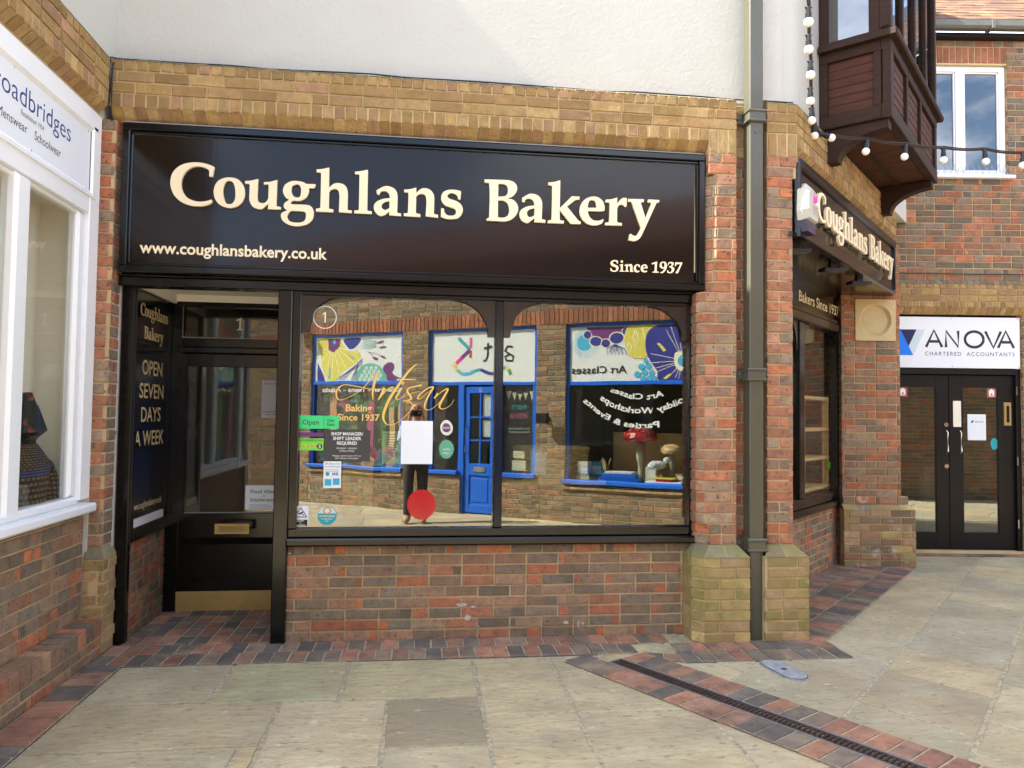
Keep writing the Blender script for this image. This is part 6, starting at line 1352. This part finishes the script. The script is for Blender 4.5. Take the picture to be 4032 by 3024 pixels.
b = MB(); b.ribbon(F, [(-.668, 2.224), (-.652, 2.238), (-.6505, 2.236)], .0075, -.0328); b.ribbon(F, [(-.6505, 2.241), (-.6505, 2.170)], .009, -.0326); part('lettering', b, 'white_ink', n1)
# papers and stickers behind the glass
DG = -.0455
_sd = [0]
def sheet(name, u0, u1, z0, z1, mt, lab, cat='notice', items=(), d=DG):
    _sd[0] += 1
    if name not in ('price_list', 'offer_poster'): d = -.0325-.0012*(mt == 'dark_red')
    r_ = root(name, F.p((u0+u1)/2, d, z0), lab, cat); b = MB(); b.box(F, u0, u1, d-.0008, d, z0, z1); part('sheet', b, mt, r_)
    for it in items:
        b = MB(); k = it[0]
        if k == 't':
            for (tx, u, z, h, w_, al, bo) in it[2]: text(b, F, tx, u, z, d+.0006, h, w=w_, align=al, bold=bo)
            part('lettering', b, it[1], r_)
        elif k == 'f':
            for q in it[2]: b.face([F.p(u, d+.0004, z) for u, z in q])
            part('printed_panel', b, it[1], r_)
        elif k == 'd':
            for q in it[2]: b.disc(F, q[0], q[1], q[2], q[2], d+.0005+(.0003 if len(q) > 3 else 0), n=20)
            part('printed_disc', b, it[1], r_)
    return r_
rc = lambda a, b, c_, d_: [(a, c_), (b, c_), (b, d_), (a, d_)]
def lines(u0, u1, z1, n, dz, h=.006):
    return [rc(u0, u0+(u1-u0)*rnd.uniform(.7, 1), z1-i*dz-h, z1-i*dz) for i in range(n)]
sheet('window_sticker', -.819, -.644, 1.438, 1.528, 'green', 'mint green Open sticker at the left edge of the left pane', 'sticker', [('t', 'ink', [('Open', -.785, 1.466, .034, .108, 'l', 0)])])
sheet('window_sticker', -.642, -.543, 1.440, 1.528, 'green', 'mint green delivery sticker right of the Open sticker', 'sticker', [('t', 'dark_green', [('Uber', -.622, 1.487, .02, .05, 'l', .02), ('Eats', -.622, 1.460, .02, .05, 'l', .02)])])
sheet('hygiene_rating_sticker', -.826, -.643, 1.291, 1.372, 'lime', 'lime green food hygiene rating sticker with five at the end', 'sticker', [('t', 'ink', [('FOOD HYGIENE RATING', -.735, 1.352, .013, .165, 'c', .01)]), ('d', 'yellow', [(-.808+.0275*k, 1.32, .011) for k in range(5)]), ('d', 'ink', [(-.668, 1.318, .018)]), ('t', 'white_ink', [('5', -.668, 1.308, .02, None, 'c', .03)]), ('t', 'ink', [('0 1 2 3 4', -.812, 1.314, .012, .125, 'l', 0)])])
sheet('window_sticker', -.826, -.643, 1.385, 1.412, 'purple', 'thin purple sticker strip above the hygiene rating', 'sticker')
sheet('job_notice', -.633, -.329, 1.217, 1.432, 'job_grey', 'dark job notice asking for a shop manager or shift leader', 'notice', [('t', 'white_ink', [('SHOP MANAGER/', -.485, 1.395, .021, .215, 'c', .02), ('SHIFT LEADER', -.485, 1.363, .021, .19, 'c', .02), ('REQUIRED', -.485, 1.331, .021, .135, 'c', .02), ('MONDAY - SUNDAY', -.485, 1.300, .011, .14, 'c', .0), ('(5 Days a Week)', -.485, 1.283, .011, .1, 'c', .0), ('Please send your CV to', -.485, 1.250, .010, .19, 'c', .0), ('the shop manager', -.485, 1.234, .010, .16, 'c', .0)])])
sheet('notice', -.639, -.521, 1.034, 1.216, 'paper', 'white health service discount notice below the job notice', 'notice', [('t', 'navy', [('20% discount here', -.58, 1.195, .011, .1, 'c', .0), ('for all NHS staff', -.58, 1.175, .011, .1, 'c', .0), ('NHS', -.560, 1.120, .02, .04, 'c', .03)]), ('f', 'cyan', [rc(-.63, -.585, 1.05, 1.095), rc(-.575, -.53, 1.055, 1.1)]), ('d', 'teal', [(-.612, 1.13, .014)]), ('f', 'paper_grey', lines(-.63, -.535, 1.16, 2, .012, .004))])
sheet('offer_poster', -.511, -.305, .911, 1.209, 'orange', 'orange four for three offer poster with pastry pictures', 'poster', [('t', 'yellow', [('WORLD CUP', -.408, 1.168, .022, .15, 'c', .02), ('ROLL BACK', -.408, 1.143, .012, .1, 'c', .01), ('4 FOR 3', -.408, 1.095, .034, .13, 'c', .03)]), ('d', 'cream_print', [(-.48, 1.09, .024), (-.415, 1.03, .024), (-.35, 1.07, .016)]), ('d', 'wood', [(-.475, 1.035, .028), (-.365, .985, .034), (-.37, .935, .034), (-.345, 1.04, .02)]), ('d', 'yellow', [(-.365, .985, .018, 1), (-.37, .935, .016, 1), (-.475, 1.035, .012, 1)])])
sheet('offer_poster', -.735, -.518, .872, 1.13, 'dark_red', 'dull red and brown sweet treats offer poster', 'poster', [('f', 'timber', [rc(-.735, -.518, .93, 1.065)]), ('t', 'cream_print', [('Limited Time', -.63, 1.085, .022, .19, 'c', .01), ('for', -.665, 1.015, .034, .07, 'c', .02), ('the price of', -.66, .985, .016, .10, 'c', .0), ('ALL SWEET TREATS', -.628, .940, .016, .2, 'c', .02), ('Mix and Match', -.63, .895, .018, .17, 'c', .0)]), ('t', 'dark_red', [('5', -.565, .975, .06, None, 'c', .03)])])
DO_ = -.0325
cc = sheet('cctv_sticker', -.835, -.732, .776, .913, 'paper', 'white and black CCTV warning sticker in the lower left corner', 'sticker', [('f', 'ink', [rc(-.829, -.738, .778, .82)]), ('f', 'ink', [[(-.828, .835), (-.739, .835), (-.7835, .905)]]), ('t', 'white_ink', [('CCTV', -.7835, .806, .011, .045, 'c', .03), ('in', -.7835, .794, .009, None, 'c', .02), ('operation', -.7835, .781, .009, .06, 'c', .02)])])
b = MB(); b.face([F.p(u, DO_+.0009, z) for u, z in ((-.818, .841), (-.749, .841), (-.7835, .895))]); part('printed_panel', b, 'paper', cc)
b = MB(); b.face([F.p(u, DO_+.0014, z) for u, z in ((-.80, .862), (-.796, .852), (-.768, .866), (-.772, .876))]); b.face([F.p(u, DO_+.0014, z) for u, z in ((-.78, .858), (-.764, .846), (-.760, .850), (-.776, .862))]); part('printed_panel', b, 'ink', cc)
tl = root('window_sticker', F.p(-.609, DO_, .78), 'round teal sticker with a gold cup badge at the bottom of the left pane', 'sticker')
b = MB(); b.disc(F, -.609, .846, .064, .064, DO_, n=36); part('disc', b, 'teal', tl)
b = MB(); b.disc(F, -.609, .846, .062, .062, DO_+.0005, a0=.25, a1=PI-.25, n=24); part('upper_half', b, 'pale_blue', tl)
b = MB(); b.disc(F, -.609, .880, .027, .027, DO_+.001, n=24); part('badge', b, 'brass', tl)
b = MB(); b.disc(F, -.609, .880, .017, .017, DO_+.0015, n=24); part('badge', b, 'cream_print', tl)
b = MB(); text(b, F, 'NO EXTRA CHARGE', -.609, .838, DO_+.001, .010, w=.104, align='c', bold=.03); text(b, F, 'for plant-based', -.609, .821, DO_+.001, .009, w=.075, align='c', bold=.01); text(b, F, 'milk', -.609, .806, DO_+.001, .009, align='c', bold=.01); part('lettering', b, 'white_ink', tl)
sheet('blank_sheet', -.118, .100, 1.200, 1.499, 'paper', 'blank white paper sheet taped in the middle of the left pane', 'paper sheet')
sheet('price_list', -.248, -.121, 1.14, 1.425, 'cream_print', 'pale price list of thin lines left of the blank white sheet', 'notice', [('f', 'dark_red', [rc(-.215, -.15, 1.40-.018*i, 1.406-.018*i) for i in range(8)]), ('f', 'sky_blue', [rc(-.245, -.125, 1.15, 1.20)])])
nb_ = root('notice', F.p(-1.206, -.88, 1.499), 'grey scan notice on the right of the shop door glass', 'notice')
b = MB(); b.box(F, -1.229, -1.083, -.8674, -.8664, 1.499, 1.799); part('sheet', b, 'paper_grey', nb_)
b = MB(); text(b, F, 'Allergen details', -1.211, 1.765, -.8660, .014, w=.12); text(b, F, 'Coughlans Bakery', -1.216, 1.545, -.8660, .013, w=.13); text(b, F, 'Family bakers', -1.195, 1.524, -.8660, .011, w=.09); part('lettering', b, 'ink', nb_)
al_ = root('allergy_notice', F.p(-1.185, -.88, 0.773), 'white Food Allergy or Intolerance notice at the foot of the door glass', 'notice')
b = MB(); b.box(F, -1.333, -1.058, -.8674, -.8664, 0.784, 0.973); part('sheet', b, 'paper', al_)
b = MB(); text(b, F, 'Food Allergy', -1.293, 0.911, -.8660, .03, w=.22, bold=.02); text(b, F, 'or', -1.190, 0.884, -.8660, .02, align='c'); text(b, F, 'Intolerance?', -1.293, 0.847, -.8660, .03, w=.22, bold=.02); part('lettering', b, 'mid_green', al_)
b = MB()
for q in lines(-1.298, -1.10, .824, 4, .009, .0035): b.face([F.p(u, -.8660, z) for u, z in q])
part('small_print', b, 'paper_grey', al_)

# ================================================================== the photographer, mirrored in the glass
def skin_chain(name, verts, edges, radii, mats, sub=2, face_mat=None, rootv=0):
    me = bpy.data.meshes.new(name); me.from_pydata(verts, edges, [])
    o = bpy.data.objects.new(name, me); COL.objects.link(o)
    md = o.modifiers.new('skin', 'SKIN'); md.use_smooth_shade = True
    if not me.skin_vertices: 
        bm = bmesh.new(); bm.from_mesh(me); bm.verts.layers.skin.verify(); bm.to_mesh(me); bm.free()
    for i, r in enumerate(radii): 
        sv = me.skin_vertices[0].data[i]; sv.radius = r if isinstance(r, tuple) else (r, r); sv.use_root = (i == rootv)
    sb = o.modifiers.new('sub', 'SUBSURF'); sb.levels = sub; sb.render_levels = sub
    dg = bpy.context.evaluated_depsgraph_get(); dg.update()
    m2_ = bpy.data.meshes.new_from_object(o.evaluated_get(dg)); bpy.data.objects.remove(o); bpy.data.meshes.remove(me)
    m2_.materials.clear()
    for q in mats: m2_.materials.append(M[q])
    for p_ in m2_.polygons: p_.use_smooth = True; p_.material_index = face_mat(p_.center) if face_mat else 0
    return m2_
px, py = -.03, -5.52
V = []; E_ = []; Rr_ = []
def jv(x, y, z, r, par=None):
    V.append((px+x, py+y, z)); Rr_.append(r); i = len(V)-1
    if par is not None: E_.append((par, i))
    return i
pel = jv(0, 0, .93, (.15, .11)); ab = jv(0, .0, 1.08, (.145, .105), pel); ch = jv(0, -.01, 1.27, (.165, .115), ab); nk0 = jv(0, -.01, 1.42, (.085, .07), ch); nk = jv(0, .01, 1.49, .055, nk0)
h1 = jv(0, .025, 1.555, (.068, .08), nk); h2 = jv(0, .02, 1.63, (.076, .092), h1); h3 = jv(0, .01, 1.695, (.055, .068), h2)
for sg_ in (-1, 1):
    hp = jv(.095*sg_, 0, .84, .105, pel); kn = jv(.10*sg_, .04, .48, .078, hp); cf = jv(.105*sg_, .01, .28, .072, kn); an2 = jv(.105*sg_, .02, .10, .060, cf); ft = jv(.115*sg_, .10, .052, .052, an2); to = jv(.125*sg_, .19, .042, .045, ft)
    sh = jv(.175*sg_, -.01, 1.385, .062, ch); el = jv(.235*sg_, .06, 1.15, .044, sh); wr = jv(.105*sg_, .205, 1.44, .027, el); pm = jv(.088*sg_, .222, 1.51, (.034, .016), wr)
    for k in range(4):
        bx, bz = .086*sg_, 1.505+.022*k; f1 = jv(bx-.004*sg_, .232+.004, bz+.012, .0105, pm); f2 = jv(bx-.030*sg_, .236, bz+.016+.004*k, .0092, f1); jv(bx-(.050+.006*(k in (1, 2)))*sg_, .232, bz+.014+.004*k, .008, f2)
    t1_ = jv(.074*sg_, .205, 1.50, .0125, pm); t2_ = jv(.058*sg_, .198, 1.528, .0105, t1_); jv(.042*sg_, .197, 1.542, .009, t2_)
def pm_(c):
    x, y, z = c[0]-px, c[1]-py, c[2]
    if z > 1.45 and abs(x) < .13 and y < .13: return 0
    if y > .165 and z > 1.40: return 0
    if z < .125: return 3
    if z < .97: return 2
    return 1
me_ = skin_chain('person', V, E_, Rr_, ['skin', 'shirt', 'trousers', 'shoe'], 2, pm_)
# face: nose, brow, ears, eyes and mouth are modelled onto the same head mesh
bm = bmesh.new(); bm.from_mesh(me_)
hc = Vector((px, py+.02, 1.61))
for v in bm.verts:
    q = v.co-hc
    if q.y > .05 and abs(q.x) < .022 and -.03 < q.z < .02: v.co.y += .018*(1-abs(q.x)/.022)
    if q.y > .05 and .012 < abs(q.x) < .045 and .012 < q.z < .032: v.co.y -= .006
    if q.y > .04 and abs(q.x) < .03 and -.06 < q.z < -.045: v.co.y -= .004
bm.to_mesh(me_); bm.free()
per_ = solo('person', me_, None, 'balding man in a pale blue shirt, dark trousers and tan shoes photographing with raised phone', 'person') if False else None
xs_ = Vector((px, py, 0)); me_.transform(Matrix.Translation(-xs_)); po = bpy.data.objects.new('person', me_); COL.objects.link(po); po.location = xs_
tag(po, 'balding man in pale blue shirt and dark trousers holding up a phone, mirrored in glass', 'person')
def pp(name, mb, mt):
    m_ = mb.build(name, mt, True); m_.transform(Matrix.Translation(-xs_)); o = bpy.data.objects.new(name, m_); COL.objects.link(o); o.parent = po; return o
b = MB()
for sg_ in (-1, 1): b.ball((px+.078*sg_, py+.015, 1.60), .03, 10, 8, (.35, .6, 1.0))
pp('ear', b, 'skin')
for sg_ in (-1, 1): b = MB(); b.ball((px+.029*sg_, py+.098, 1.625), .011, 10, 8); pp('eye', b, 'ink')
b = MB(); b.ball((px, py+.102, 1.562), .02, 10, 6, (1, .35, .25)); pp('mouth', b, 'dark_red')
b = MB(); b.ball((px, py-.012, 1.615), .081, 16, 10, (.98, 1.0, .62)); pp('hair', b, 'paper_grey')
b = MB()
for k in range(28):
    a0_, a1_ = 2*PI*k/28, 2*PI*(k+1)/28; b.face([(px+.062*math.cos(a0_), py+.005+.058*math.sin(a0_), 1.44), (px+.062*math.cos(a1_), py+.005+.058*math.sin(a1_), 1.44), (px+.056*math.cos(a1_), py+.01+.054*math.sin(a1_), 1.475), (px+.056*math.cos(a0_), py+.01+.054*math.sin(a0_), 1.475)])
pp('collar', b, 'shirt')
ph = root('phone', (-.03, -5.285, 1.50), 'dark smartphone held up in both hands of the photographer', 'phone')
b = MB(); b.box(F, -.115, .055, 5.277, 5.286, 1.505, 1.59, bev=.004); part('body', b, 'black_plastic', ph)
b = MB(); b.box(F, -.012, .028, 5.2745, 5.277, 1.535, 1.575); part('camera_lens', b, 'chrome', ph)
